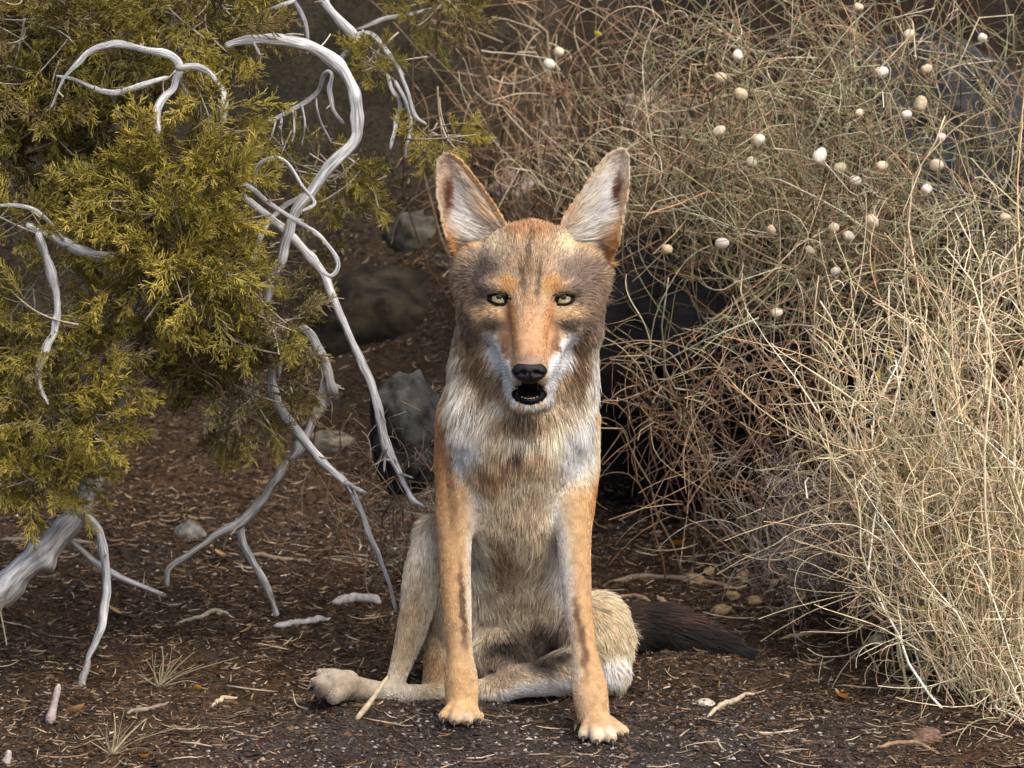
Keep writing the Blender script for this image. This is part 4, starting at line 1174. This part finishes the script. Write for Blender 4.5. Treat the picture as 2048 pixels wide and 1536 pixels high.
# clumped direction jitter
J = np.stack([noise(FP, 1 / 16.0, 81), noise(FP, 1 / 16.0, 82), noise(FP, 1 / 16.0, 83)], 1) * 0.30 + np.stack([noise(FP, 1 / 5.0, 84), noise(FP, 1 / 5.0, 85), noise(FP, 1 / 5.0, 86)], 1) * 0.16 + RNG.standard_normal(FP.shape) * 0.11
FD = norm(FD + J)
FT = norm(FD - FN * np.sum(FD * FN, 1)[:, None] * 0.97)
FL = FL * (0.65 + 0.55 * RNG.random(len(FP))) * (1 + np.where(_leg, 0.05, 0.25) * n_lo)
NP_ = 5
lf = (FLIFT * (0.7 + 0.6 * RNG.random(len(FP))))[:, None]
pts = [FP - FN * 1.5]
cur = FP - FN * 1.5
for k in range(1, NP_):
    t = k / (NP_ - 1)
    ang = lf * (1.9 - 1.7 * t)
    dr = norm(FT * np.cos(ang) + FN * np.sin(ang))
    dr = norm(dr + np.array([0, 0.10 * t, 0]))
    cur = cur + dr * (FL / (NP_ - 1))[:, None]
    pts.append(cur)
FPT = np.stack(pts, 1)
FW = W(FPT[..., 0], FPT[..., 1], FPT[..., 2])

# banded hairs: duller roots, pale middle, some dark tips
BAND = np.tile(np.array([0.72, 0.88, 1.06, 1.16, 1.05]), (len(FP), 1))
tipd = RNG.random(len(FP)) < np.array([.30, .06, .06, .32, .16, .10, .10, .16, .18, .1])[FR]
BAND[tipd] = np.array([0.9, 1.0, 1.05, 0.55, 0.3])

def fur_mat():
    m = bpy.data.materials.new('coyote_fur')
    m.use_nodes = True
    N, L = m.node_tree.nodes, m.node_tree.links
    N.remove(N['Principled BSDF'])
    at = N.new('ShaderNodeAttribute'); at.attribute_name = 'tint'
    df = N.new('ShaderNodeBsdfDiffuse'); tr = N.new('ShaderNodeBsdfTranslucent'); gl = N.new('ShaderNodeBsdfHair')
    gl.component = 'Reflection'
    gl.inputs['RoughnessU'].default_value = 0.35; gl.inputs['RoughnessV'].default_value = 0.6
    gl.inputs['Color'].default_value = (0.5, 0.48, 0.45, 1)
    L.new(at.outputs['Color'], df.inputs['Color']); L.new(at.outputs['Color'], tr.inputs['Color'])
    m1 = N.new('ShaderNodeMixShader'); m1.inputs[0].default_value = 0.4
    L.new(df.outputs[0], m1.inputs[1]); L.new(tr.outputs[0], m1.inputs[2])
    m2 = N.new('ShaderNodeMixShader'); m2.inputs[0].default_value = 0.06
    L.new(m1.outputs[0], m2.inputs[1]); L.new(gl.outputs[0], m2.inputs[2])
    L.new(m2.outputs[0], N['Material Output'].inputs['Surface'])
    return m
M_FUR = fur_mat()
FUR_NAMES = {0: 'head_fur', 1: 'ear_fur', 2: 'ear_fur', 3: 'neck_fur', 4: 'chest_fur', 5: 'foreleg_fur', 6: 'foreleg_fur', 7: 'hind_leg_fur', 8: 'hind_leg_fur', 9: 'tail_fur'}
ROOT_R = np.array([0.00032, 0.0003, 0.0003, 0.00042, 0.00042, 0.00030, 0.00030, 0.00036, 0.0004, 0.00046])
for rg in range(10):
    m = FR == rg
    n = int(m.sum())
    hc = bpy.data.hair_curves.new(FUR_NAMES[rg])
    hc.add_curves([NP_] * n)
    hc.attributes['position'].data.foreach_set('vector', (FW[m] - COY).astype(np.float32).ravel())
    ra = hc.attributes.get('radius') or hc.attributes.new('radius', 'FLOAT', 'POINT')
    prof = np.array([1.0, 1.0, 0.85, 0.6, 0.15])
    ra.data.foreach_set('value', (np.tile(prof, n) * ROOT_R[rg]).astype(np.float32))
    ca = hc.attributes.new('tint', 'FLOAT_COLOR', 'POINT')
    c4 = np.ones((n, NP_, 4), np.float32)
    c4[:, :, :3] = np.clip(fcol[m][:, None] * BAND[m][:, :, None], 0.002, 0.95)
    ca.data.foreach_set('color', c4.ravel())
    hc.materials.append(M_FUR)
    fo = link(FUR_NAMES[rg], hc, coyote)
    if rg == 9:
        tag(fo, 'dark brown and black bushy tail fur')

# ---- eyes, nose, mouth, claws
def sphere_cap(rad, ang0, ang1, nu=24, nv=8):
    """cap of a sphere around -Z of camera space (towards the camera), photo-space offsets"""
    th = np.linspace(ang0, ang1, nv); ph = np.linspace(0, 2 * np.pi, nu, endpoint=False)
    TH, PH = np.meshgrid(th, ph, indexing='ij')
    V = np.stack([rad * np.sin(TH) * np.cos(PH), rad * np.sin(TH) * np.sin(PH), -rad * np.cos(TH)], -1).reshape(-1, 3)
    ii = np.arange(nu * nv).reshape(nv, nu)
    j2 = np.roll(ii, -1, 1)
    F = np.stack([ii[:-1], j2[:-1], j2[1:], ii[1:]], -1).reshape(-1, 4)
    return V, F
def cam_mesh(name, V, F, c, mat):
    c = np.asarray(c, float)
    Pw = W(V[:, 0] + c[0], V[:, 1] + c[1], V[:, 2] + c[2])
    return mesh_np(name, Pw - COY, F, True, None, mat)
M_EYE = plain_mat('eyeball', lin((70, 62, 48)), 0.08, 0.5, 0.1)
M_PUPIL = plain_mat('pupil', (0.004, 0.004, 0.004), 0.05, 0.5, 0.0)
M_LID = plain_mat('eyelid_skin', lin((15, 12, 12)), 0.6, 0.25, 0.3)
M_NOSE = plain_mat('nose_leather', lin((13, 11, 12)), 0.5, 0.35, 0.35, 900, 0.8)
M_MOUTH = plain_mat('mouth_lining', lin((58, 34, 30)), 0.35, 0.5, 0.3)
M_TOOTH = plain_mat('tooth', lin((186, 174, 150)), 0.3, 0.5, 0.1)
M_CLAW = plain_mat('claw', lin((66, 56, 48)), 0.45, 0.5, 0.3)
def iris_mat():
    m, n, p, N, L = new_mat('iris')
    at = N.new('ShaderNodeTexCoord')
    nz = N.new('ShaderNodeTexNoise'); nz.inputs['Scale'].default_value = 600
    L.new(at.outputs['Object'], nz.inputs['Vector'])
    rp = N.new('ShaderNodeValToRGB')
    rp.color_ramp.elements[0].position = .3; rp.color_ramp.elements[1].position = .7
    rp.color_ramp.elements[0].color = (*lin((152, 142, 90)), 1); rp.color_ramp.elements[1].color = (*lin((204, 196, 146)), 1)
    L.new(nz.outputs['Fac'], rp.inputs[0]); L.new(rp.outputs[0], p.inputs['Base Color'])
    p.inputs['Roughness'].default_value = .12
    p.inputs['Coat Weight'].default_value = .6; p.inputs['Coat Roughness'].default_value = .03
    return m
M_IRIS = iris_mat()
for s_, ((ex, ey), ed) in zip((-1, 1), zip(EYES, EYE_D)):
    c = (ex, ey, ed + 20)
    V, F = sphere_cap(21, 0.001, math.pi - 0.001, 24, 14)
    eye = link('eye', cam_mesh('eye', V, F, c, M_EYE), coyote)
    V, F = sphere_cap(21.6, 0.0, 0.70)
    link('iris', cam_mesh('iris', V, F, (ex, ey - 1, ed + 20), M_IRIS), eye)
    V, F = sphere_cap(22.0, 0.0, 0.27)
    link('pupil', cam_mesh('pupil', V, F, (ex, ey - 3.5, ed + 20), M_PUPIL), eye)
    # almond eyelid rim: outer corner level, inner corner drawn down toward the nose
    ph = np.linspace(0, 2 * np.pi, 40, endpoint=False)
    lx = 20 * np.cos(ph)
    top = np.sin(ph) < 0
    ly = np.where(top, 5.6, 10.4) * np.sin(ph)
    ly = ly + np.where(-s_ * lx > 6, (-s_ * lx - 6) * 0.6, 0) + np.where(top, -s_ * lx * 0.10, 0) - s_ * lx * 0.12
    rimd = ed + 3 + 0.016 * lx ** 2
    ring = np.stack([ex + lx, ey + ly, rimd], 1)
    ring = np.vstack([ring, ring[:2]])
    rr = (3.0 + 1.8 * np.clip(-s_ * np.append(lx, lx[:2]) / 19, 0, 1) + 1.3 * np.append(top, top[:2])) * S
    Pw = W(ring[:, 0], ring[:, 1], ring[:, 2]) - COY
    V, F, _ = tubes(Pw[None], rr[None], 8)
    link('eyelid', mesh_np('eyelid', V, F, True, None, M_LID), coyote)
# nose: rounded pad with two nostrils and a groove
th, ph = np.meshgrid(np.linspace(0.02, math.pi - 0.02, 36), np.linspace(0, 2 * np.pi, 56, endpoint=False), indexing='ij')
X0, Y0, Z0 = np.sin(th) * np.cos(ph), np.sin(th) * np.sin(ph), -np.cos(th)
nx, ny = X0 * 36 * (1 - 0.22 * np.clip(Y0, 0, 1)), Y0 * np.where(Y0 < 0, 21, 25)
nd = Z0 * 20
for s_ in (-1, 1):
    q = ((nx - s_ * 13) / 7.0) ** 2 + ((ny - 3 - s_ * 0) / 5.0) ** 2
    nd = nd + 8 * np.exp(-q) * (Z0 < 0)
    q2 = ((nx - s_ * 24) / 7) ** 2 + ((ny - 6) / 2.5) ** 2
    nd = nd + 4 * np.exp(-q2) * (Z0 < 0)
nd = nd + 4 * np.exp(-(nx / 2.5) ** 2) * (Z0 < 0) * (ny > 0)
NV = np.stack([nx, ny, nd], -1).reshape(-1, 3)
ii = np.arange(36 * 56).reshape(36, 56); j2 = np.roll(ii, -1, 1)
NFc = np.stack([ii[:-1], j2[:-1], j2[1:], ii[1:]], -1).reshape(-1, 4)
link('nose', cam_mesh('nose', NV, NFc, NOSE, M_NOSE), coyote)
# lower lip: dark rim curving round the open mouth
t = np.linspace(math.pi * 1.04, -0.04 * math.pi, 30)
lip = np.stack([_mx + 27 * np.cos(t), 784 + 18 * np.sin(t), -128 - 40 * np.sin(t) ** 1.0], 1)
Pw = W(lip[:, 0], lip[:, 1], lip[:, 2]) - COY
V, F, _ = tubes(Pw[None], (np.linspace(2.6, 2.6, 30) * S + 1.6 * S * np.sin(np.linspace(0, math.pi, 30)))[None], 8)
link('lower_lip', mesh_np('lower_lip', V, F, True, None, M_LID), coyote)
V, F = sphere_cap(1, 0.001, math.pi - .001, 20, 12)
link('tongue', cam_mesh('tongue', V * np.array([19, 5, 40]), F, (_mx, 796, -125), M_MOUTH), coyote)
for k in range(6):
    a = (k - 2.5) / 2.5
    V, F = sphere_cap(1, 0.001, math.pi - .001, 8, 6)
    link('tooth', cam_mesh('tooth', V * np.array([2.8, 2.5, 3.0]), F, (_mx + a * 15, 798 - 3 * a * a, -164 + 8 * a * a), M_TOOTH), coyote)
for s_ in (-1, 1):
    n = 8
    tt = np.linspace(0, 1, n)
    P = np.stack([_mx + s_ * (23 + 1.5 * tt), 797 - 11 * tt, -146 + 4 * tt], 1)
    V, F, _ = tubes((W(P[:, 0], P[:, 1], P[:, 2]) - COY)[None], ((1 - tt ** 1.5) * 2.4 * S + 0.3 * S)[None], 6)
    link('canine_tooth', mesh_np('canine_tooth', V, F, True, None, M_TOOTH), coyote)
CL = [(888, 1438, -60, -.15), (909, 1444, -79, -.05), (935, 1445, -79, .05), (958, 1440, -58, .15), (1167, 1475, -109, -.1), (1194, 1482, -136, 0), (1224, 1481, -136, .15), (1252, 1469, -108, .4), (961, 1416, -40, .05), (1151, 1452, -75, -.1), (634, 1354, 38, -.35), (621, 1371, 16, -.35), (628, 1391, 0, -.35)]
for x, y, d, sx in CL:
    tt = np.linspace(0, 1, 7)
    P = np.stack([x + sx * 18 * tt, y + 9 * tt ** 2 + 2 * tt, d - 16 * tt], 1)
    V, F, _ = tubes((W(P[:, 0], P[:, 1], P[:, 2]) - COY)[None], ((1 - tt ** 1.6) * 4.2 * S + 0.4 * S)[None], 7)
    link('claw', mesh_np('claw', V, F, True, None, M_CLAW), coyote)
# whiskers
for s_ in (-1, 1):
    for k in range(7):
        y0 = 728 + 5 * k
        tt = np.linspace(0, 1, 8)
        ln = 60 + 25 * random.random()
        P = np.stack([HX + s_ * (34 + ln * tt), y0 + (k - 2) * 5 * tt + 14 * tt ** 2, -165 + 10 * tt], 1)
        V, F, _ = tubes((W(P[:, 0], P[:, 1], P[:, 2]) - COY)[None], ((1 - 0.8 * tt) * 0.00016)[None], 4)
        link('whisker', mesh_np('whisker', V, F, True, None, M_LID), coyote)
# ------------------------------------------------------------------ litter, gravel and things on the soil
rl = np.random.default_rng(91)
def scatter_px(n, x0, x1, y0, y1, w=None):
    """points on the ground spread evenly over the ground seen between photo rows"""
    xa, ya = rl.uniform(-0.85, 0.85, n * 3), rl.uniform(-0.45, 1.6, n * 3)
    z = gz_fast(xa, ya)
    P = np.stack([xa, ya, z], 1)
    q = unW(P)
    ok = (q[0] > x0) & (q[0] < x1) & (q[1] > y0) & (q[1] < y1)
    return P[ok][:n]
M_LIT = tint_mat('needle_litter', rough=0.9, spec=0.12, noise_scale=80, noise_amt=0.3, bump=0)
P = scatter_px(60000, -80, 2130, 300, 1620)
q = unW(P)
gv = np.clip(1.4 - ((q[0] - 1050) / 680) ** 2 - ((q[1] - 1545) / 150) ** 2, 0, 1)
P = P[rl.random(len(P)) > gv * 0.88]
n = len(P)
a = rl.random(n) * 6.283
L_ = 0.004 + 0.014 * rl.random(n) ** 2
T_ = np.stack([np.cos(a), np.sin(a), rl.normal(0.05, .28, n)], 1)
q = np.linspace(-.5, .5, 4)[None, :, None]
bend = rl.normal(0, .25, (n, 1, 3))
PL = P[:, None] + T_[:, None] * L_[:, None, None] * q + bend * L_[:, None, None] * (q ** 2)
PL[..., 2] = np.maximum(PL[..., 2], gz_fast(PL[..., 0], PL[..., 1]) - 0.0005) + 0.0012
colL = pal([(84, 68, 49), (64, 51, 39), (104, 84, 61), (54, 45, 36), (82, 58, 41), (48, 40, 35), (146, 126, 100), (72, 64, 54)], n, rl, .3)
V, F, C = tubes(PL, np.tile([[.0005, .0007, .0007, .0004]], (n, 1)) * (0.7 + 0.8 * rl.random((n, 1))), 3, colL, cap=False)
tag(link('needle_litter', mesh_np('needle_litter', V, F, False, C, M_LIT)), 'brown needle litter strewn over the soil', kind='stuff')

# gravel: small angular grains
M_GRAV = tint_mat('gravel_grain', rough=0.85, spec=0.2, noise_scale=200, noise_amt=0.3, bump=0)
cube = np.array([(x, y, z) for x in (-1, 1) for y in (-1, 1) for z in (-1, 1)], float)
octv = np.array([(1, 0, 0), (-1, 0, 0), (0, 1, 0), (0, -1, 0), (0, 0, 1), (0, 0, -1)], float)
octf = np.array([(0, 2, 4), (2, 1, 4), (1, 3, 4), (3, 0, 4), (2, 0, 5), (1, 2, 5), (3, 1, 5), (0, 3, 5)])
P = scatter_px(60000, -80, 2130, 1020, 1640)
q = unW(P)
gw = np.clip(1.35 - ((q[0] - 820) / 440) ** 2 - ((q[1] - 1510) / 120) ** 2, 0, 1) + np.clip(1.1 - ((q[0] - 1480) / 460) ** 2 - ((q[1] - 1480) / 150) ** 2, 0, 1)
P = P[rl.random(len(P)) < 0.16 + 0.84 * np.clip(gw, 0, 1)]
n = len(P)
sz = 0.0008 + 0.0026 * rl.random(n) ** 3
V = octv[None] * (0.55 + 0.6 * rl.random((n, 6, 1))) + rl.normal(0, .18, (n, 6, 3))
V = V * sz[:, None, None] * np.array([1.15, 1.15, .75]) + P[:, None] + np.array([0, 0, 0.0008])
F = (octf[None] + (np.arange(n) * 6)[:, None, None]).reshape(-1, 3)
cg = pal([(80, 75, 70), (58, 54, 53), (98, 92, 87), (120, 114, 108), (84, 66, 57), (48, 44, 43), (66, 59, 61), (58, 50, 47), (74, 64, 56), (150, 143, 135)], n, rl, .2)
tag(link('gravel', mesh_np('gravel', V.reshape(-1, 3), F, False, np.repeat(cg, 6, 0), M_GRAV)), 'dark grey gravel and soil crumbs around the front paws', kind='stuff')
# crumbs of bark and dirt clods
P = scatter_px(12000, -80, 2130, 1000, 1640)
n = len(P)
sz = 0.0018 + 0.0045 * rl.random(n) ** 3
V = octv[None] * (0.5 + 0.7 * rl.random((n, 6, 1))) + rl.normal(0, .2, (n, 6, 3))
V = V * sz[:, None, None] * np.array([1.4, 1.1, .6]) + P[:, None]
F = (octf[None] + (np.arange(n) * 6)[:, None, None]).reshape(-1, 3)
tag(link('bark_debris', mesh_np('bark_debris', V.reshape(-1, 3), F, False, np.repeat(pal([(58, 44, 36), (44, 35, 30), (76, 58, 45), (40, 34, 32), (92, 70, 52)], n, rl, .25), 6, 0), M_GRAV)), 'dark bark crumbs lying on the soil', kind='stuff')

# loose twig bits
P = scatter_px(1500, -60, 2110, 960, 1600)
n = len(P)
a = rl.random(n) * 6.283
L_ = 0.012 + 0.05 * rl.random(n) ** 2.5
T_ = np.stack([np.cos(a), np.sin(a) * .8, rl.normal(0.0, .1, n)], 1)
q = np.linspace(-.5, .5, 6)[None, :, None]
PL = P[:, None] + T_[:, None] * L_[:, None, None] * q + rl.normal(0, .3, (n, 1, 3)) * L_[:, None, None] * (q ** 2)
PL[..., 2] = np.maximum(PL[..., 2], gz_fast(PL[..., 0], PL[..., 1])) + 0.0016
V, F, C = tubes(PL, np.tile([[.5, .9, 1, 1, .8, .4]], (n, 1)) * (0.0005 + 0.0009 * rl.random((n, 1)) ** 2), 4, pal([(150, 130, 106), (110, 92, 76), (176, 160, 136), (90, 74, 62), (128, 104, 82)], n, rl, .2))
tag(link('twig_litter', mesh_np('twig_litter', V, F, True, C, M_LIT)), 'broken twig bits strewn over the soil', kind='stuff')

def ground_stick(pts, label, tone, cat='stick', group=None, up=None, name='stick', side=7):
    """pts (px, py, radius px) laid on the ground; up: heights above the soil in metres"""
    p = catmull(np.array(pts, float), 16)
    G0 = px_on_ground(p[:, 0], p[:, 1])
    dep = unW(G0)[2]
    k = S * (DIST + dep * S) / DIST
    r = p[:, 2] * k
    r = r * (1 + .12 * np.interp(np.arange(16), np.arange(0, 16, 3), rl.standard_normal(6))); r[-1] *= .35; r[-2] *= .75; r[0] *= .5; r[1] *= .85
    if up is None:
        G0[:, 2] += r * 0.7
    else:
        # rooted at the first point and rising: keep the depth of the root
        h = np.interp(np.linspace(0, 1, 16), np.linspace(0, 1, len(up)), up)
        G0 = W(p[:, 0], p[:, 1], np.full(16, dep[0]))
    V, F, C = tubes((G0 - G0[0])[None], np.abs(r)[None], side, np.array([lin(tone)]))
    o = link(name, mesh_np(name, V, F, True, C, M_STICK), None, G0[0])
    return tag(o, label, cat, group)
ground_stick([(665, 1214, 9), (700, 1207, 11), (735, 1206, 11), (762, 1212, 8)], 'short pale grey stick on red litter behind the hind leg', (186, 180, 172))
ground_stick([(548, 1258, 6), (600, 1252, 7), (662, 1242, 4)], 'thin straight grey stick lying below the forked branch tip', (178, 176, 172))
ground_stick([(1415, 1436, 4), (1455, 1412, 6), (1515, 1388, 4)], 'thin pale twig on dark soil in front of the tail tip', (176, 160, 138))
ground_stick([(424, 1416, 4), (450, 1403, 5), (482, 1398, 2)], 'short cream twig at the edge of the dark gravel', (180, 164, 130))
ground_stick([(1215, 1166, 4), (1300, 1160, 6), (1400, 1168, 6), (1480, 1182, 4)], 'long grey brown twig on the ground behind the tail', (138, 118, 100))
ground_stick([(350, 1253, 4), (400, 1240, 5), (430, 1226, 5), (470, 1240, 3)], 'bent thin twig on litter below the hanging branches', (160, 148, 128))
ground_stick([(250, 1430, 4), (300, 1422, 5), (340, 1408, 3)], 'faint grey twig on brown litter beside the grass tuft', (136, 126, 112))
ground_stick([(500, 1112, 5), (560, 1122, 5), (620, 1126, 4)], 'thin dark twig lying behind the forked dead branch', (124, 110, 92))
ground_stick([(1190, 1218, 4), (1250, 1196, 5), (1300, 1204, 4)], 'curved brown twig just above the tail base', (150, 128, 104))
ground_stick([(1560, 1285, 4), (1640, 1270, 5), (1720, 1262, 3)], 'slender tan twig lying beneath the grey brittle shrub', (160, 140, 112))
ground_stick([(1750, 1500, 4), (1820, 1490, 5), (1880, 1510, 3)], 'brown twig on the soil next to the reddish stone', (140, 116, 90))
ground_stick([(712, 1440, 7), (740, 1405, 6), (776, 1352, 4)], 'pale upright stick leaning in front of the hind foot', (196, 178, 146), up=(0, .05))
ground_stick([(160, 1376, 8), (175, 1330, 6), (178, 1318, 4)], 'short broken stub standing under the hanging branch', (150, 146, 140), up=(0, .03))
ground_stick([(98, 1450, 9), (108, 1410, 8), (118, 1368, 6)], 'pinkish grey stub standing in litter beside the trunk', (170, 156, 150), up=(0, .05))
ground_stick([(10, 1530, 9), (16, 1515, 8), (18, 1500, 6)], 'pale stub at the bottom corner under the juniper', (166, 158, 150), up=(0, .02))
ground_stick([(0, 1083, 5), (90, 1086, 6), (190, 1090, 4)], 'thin dim twig on the ground behind the juniper trunk', (120, 112, 98))

# dry grass tufts
M_STRAW = tint_mat('straw_blade', rough=0.8, spec=0.2, noise_scale=120, noise_amt=0.2, bump=0)
def tuft(px, py, blades, label):
    p0 = px_on_ground(px, py)[0]
    o = empty('grass_tuft', tuple(p0))
    d0 = unW(p0[None])[2][0]
    for pts, r in blades:
        p = catmull(np.array(pts, float), 10)
        Pw = W(p[:, 0], p[:, 1], d0 - np.linspace(0, 30, 10)) - p0
        V, F, C = tubes(Pw[None], (np.linspace(1, .25, 10) * r * .55 * S)[None], 4, pal([(178, 164, 134), (156, 144, 116), (140, 128, 104)], 1, rl, .12))
        link('blade', mesh_np('blade', V, F, True, C, M_STRAW), o)
    tag(o, label, 'grass')
def fan_blades(x, y, s=1.0):
    return [([(x, y), (x + 60 * s, y - 32 * s), (x + 160 * s, y - 62 * s)], 4), ([(x, y), (x + 35 * s, y - 40 * s), (x + 70 * s, y - 72 * s)], 6), ([(x, y), (x + 8 * s, y - 45 * s), (x + 6 * s, y - 84 * s)], 6),
            ([(x, y), (x - 10 * s, y - 30 * s), (x - 6 * s, y - 70 * s)], 4), ([(x, y), (x + 22 * s, y - 36 * s), (x + 46 * s, y - 66 * s)], 4), ([(x, y), (x - 30 * s, y - 20 * s), (x - 44 * s, y - 28 * s)], 3), ([(x, y), (x + 50 * s, y - 14 * s), (x + 80 * s, y - 10 * s)], 3)] + [([(x + rl.normal(0, 4), y), (x + dx * .45 + rl.normal(0, 5), y - h * .55), (x + dx, y - h)], 2.2) for dx, h in ((-26, 58), (-14, 76), (18, 70), (34, 58), (58, 40), (-40, 44), (90, 48), (26, 88))]
tuft(318, 1376, fan_blades(318, 1376), 'pale dry grass tuft fanning out on the brown litter')
tuft(222, 1510, fan_blades(222, 1510), 'pale dry grass tuft at the lower edge near the juniper')
tuft(1950, 1420, [([(1950, 1420), (1940, 1340), (1925, 1280)], 3), ([(1950, 1420), (1975, 1350), (2010, 1300)], 3), ([(1950, 1420), (1950, 1350), (1960, 1270)], 3), ([(1950, 1420), (1930, 1390), (1890, 1360)], 3)], 'thin straw grass tuft under the straw shrub')

# fallen leaves
def fallen(px, py, mat, label, L, Wd, seed, lift=.004):
    rg = np.random.default_rng(seed)
    p = px_on_ground(px, py)[0] + np.array([0, 0, lift])
    o = link('fallen_leaf', leaf_mesh('fallen_leaf', L, Wd, mat, .5 + rg.random()), None, p)
    o.rotation_euler = (rg.normal(-.5, .3), rg.normal(0, .3), rg.normal(0, .5))
    tag(o, label, 'leaf')
fallen(445, 1128, M_LT, 'curled ochre leaf lying behind the forked dead branch', .026, .016, 1, .008)
fallen(1680, 1402, M_LO, 'orange tan leaf on dark soil between tail and straw shrub', .034, .011, 2)
fallen(395, 1384, M_LO, 'small orange leaf beside the pale grass tuft', .010, .006, 3)
fallen(622, 1410, M_LO, 'small orange leaf right below the hind paw', .011, .006, 4)
fallen(290, 1522, M_LO, 'small orange leaf at the lower edge beside a grass tuft', .011, .006, 5)
fallen(500, 1266, M_LT, 'rounded tan leaf on litter below the forked branch', .024, .013, 6)
fallen(592, 1224, M_LT, 'tiny tan leaf near the thin straight stick', .010, .007, 7)
fallen(150, 1432, M_LT, 'brown ochre leaf between stub and grass tuft', .026, .012, 8)
fallen(595, 1478, M_LO, 'tiny yellow leaf on the dark gravel', .006, .004, 9)
fallen(1360, 1095, M_LO, 'orange leaf in the shade behind the coyote', .022, .012, 10)
fallen(235, 1236, M_LT, 'slim ochre leaf beside the long hanging branch', .028, .012, 11)
fallen(1290, 1240 - 70, M_LT, 'pale tan leaf on the litter above the tail', .014, .008, 12)

# dry pods on the soil under the shrubs
def pod_tan(seed):
    me = POD_ME[seed % 5].copy(); me.name = 'fallen_pod'
    co = np.zeros(len(me.vertices) * 3); me.vertices.foreach_get('co', co); co = co.reshape(-1, 3)
    co *= (1 + 0.42 * fbm(co + seed * 5, 1.3, 60 + seed, 3))[:, None]; me.vertices.foreach_set('co', co.ravel()); me.update()
    me.materials.clear(); me.materials.append(M_PODT)
    return me
M_PODT = plain_mat('old_pod', lin((148, 126, 94)), .85, .2, .35, 2.0, .3)
PT = [pod_tan(k) for k in range(3)]
FPODS = [(1390, 1170), (1420, 1155), (1465, 1200), (1510, 1215), (1548, 1178), (1570, 1172), (1625, 1180), (1650, 1185), (1690, 1240), (1705, 1220), (1735, 1262), (1770, 1225), (1790, 1238), (1820, 1275), (1840, 1262), (1865, 1300), (1440, 1230), (1485, 1165), (1600, 1205), (1755, 1290), (1325, 1215), (1890, 1268), (1775, 1312)]
for k, (x, y) in enumerate(FPODS):
    p = px_on_ground(x, y)[0]
    o = link('fallen_pod', PT[k % 3], None, p + np.array([0, 0, .005]))
    s = 0.0075 * (.7 + .6 * rl.random())
    o.scale = (s * (.8 + .5 * rl.random()), s * .9, s * .62); o.rotation_euler = (rl.normal(0, .5), rl.normal(0, .5), rl.random() * 6)
    tag(o, 'dry tan papery pod fallen on the soil under the wiry shrubs', 'pod', 'fallen pods under the shrubs')
p = px_on_ground(1752, 1292)[0]
o = link('fallen_pod', POD_ME[1], None, p + np.array([0, 0, .006])); o.scale = (.0075, .0075, .008); o.rotation_euler = (.4, .8, 0)
tag(o, 'single bright white pod lying on dark soil near the straw shrub', 'pod')
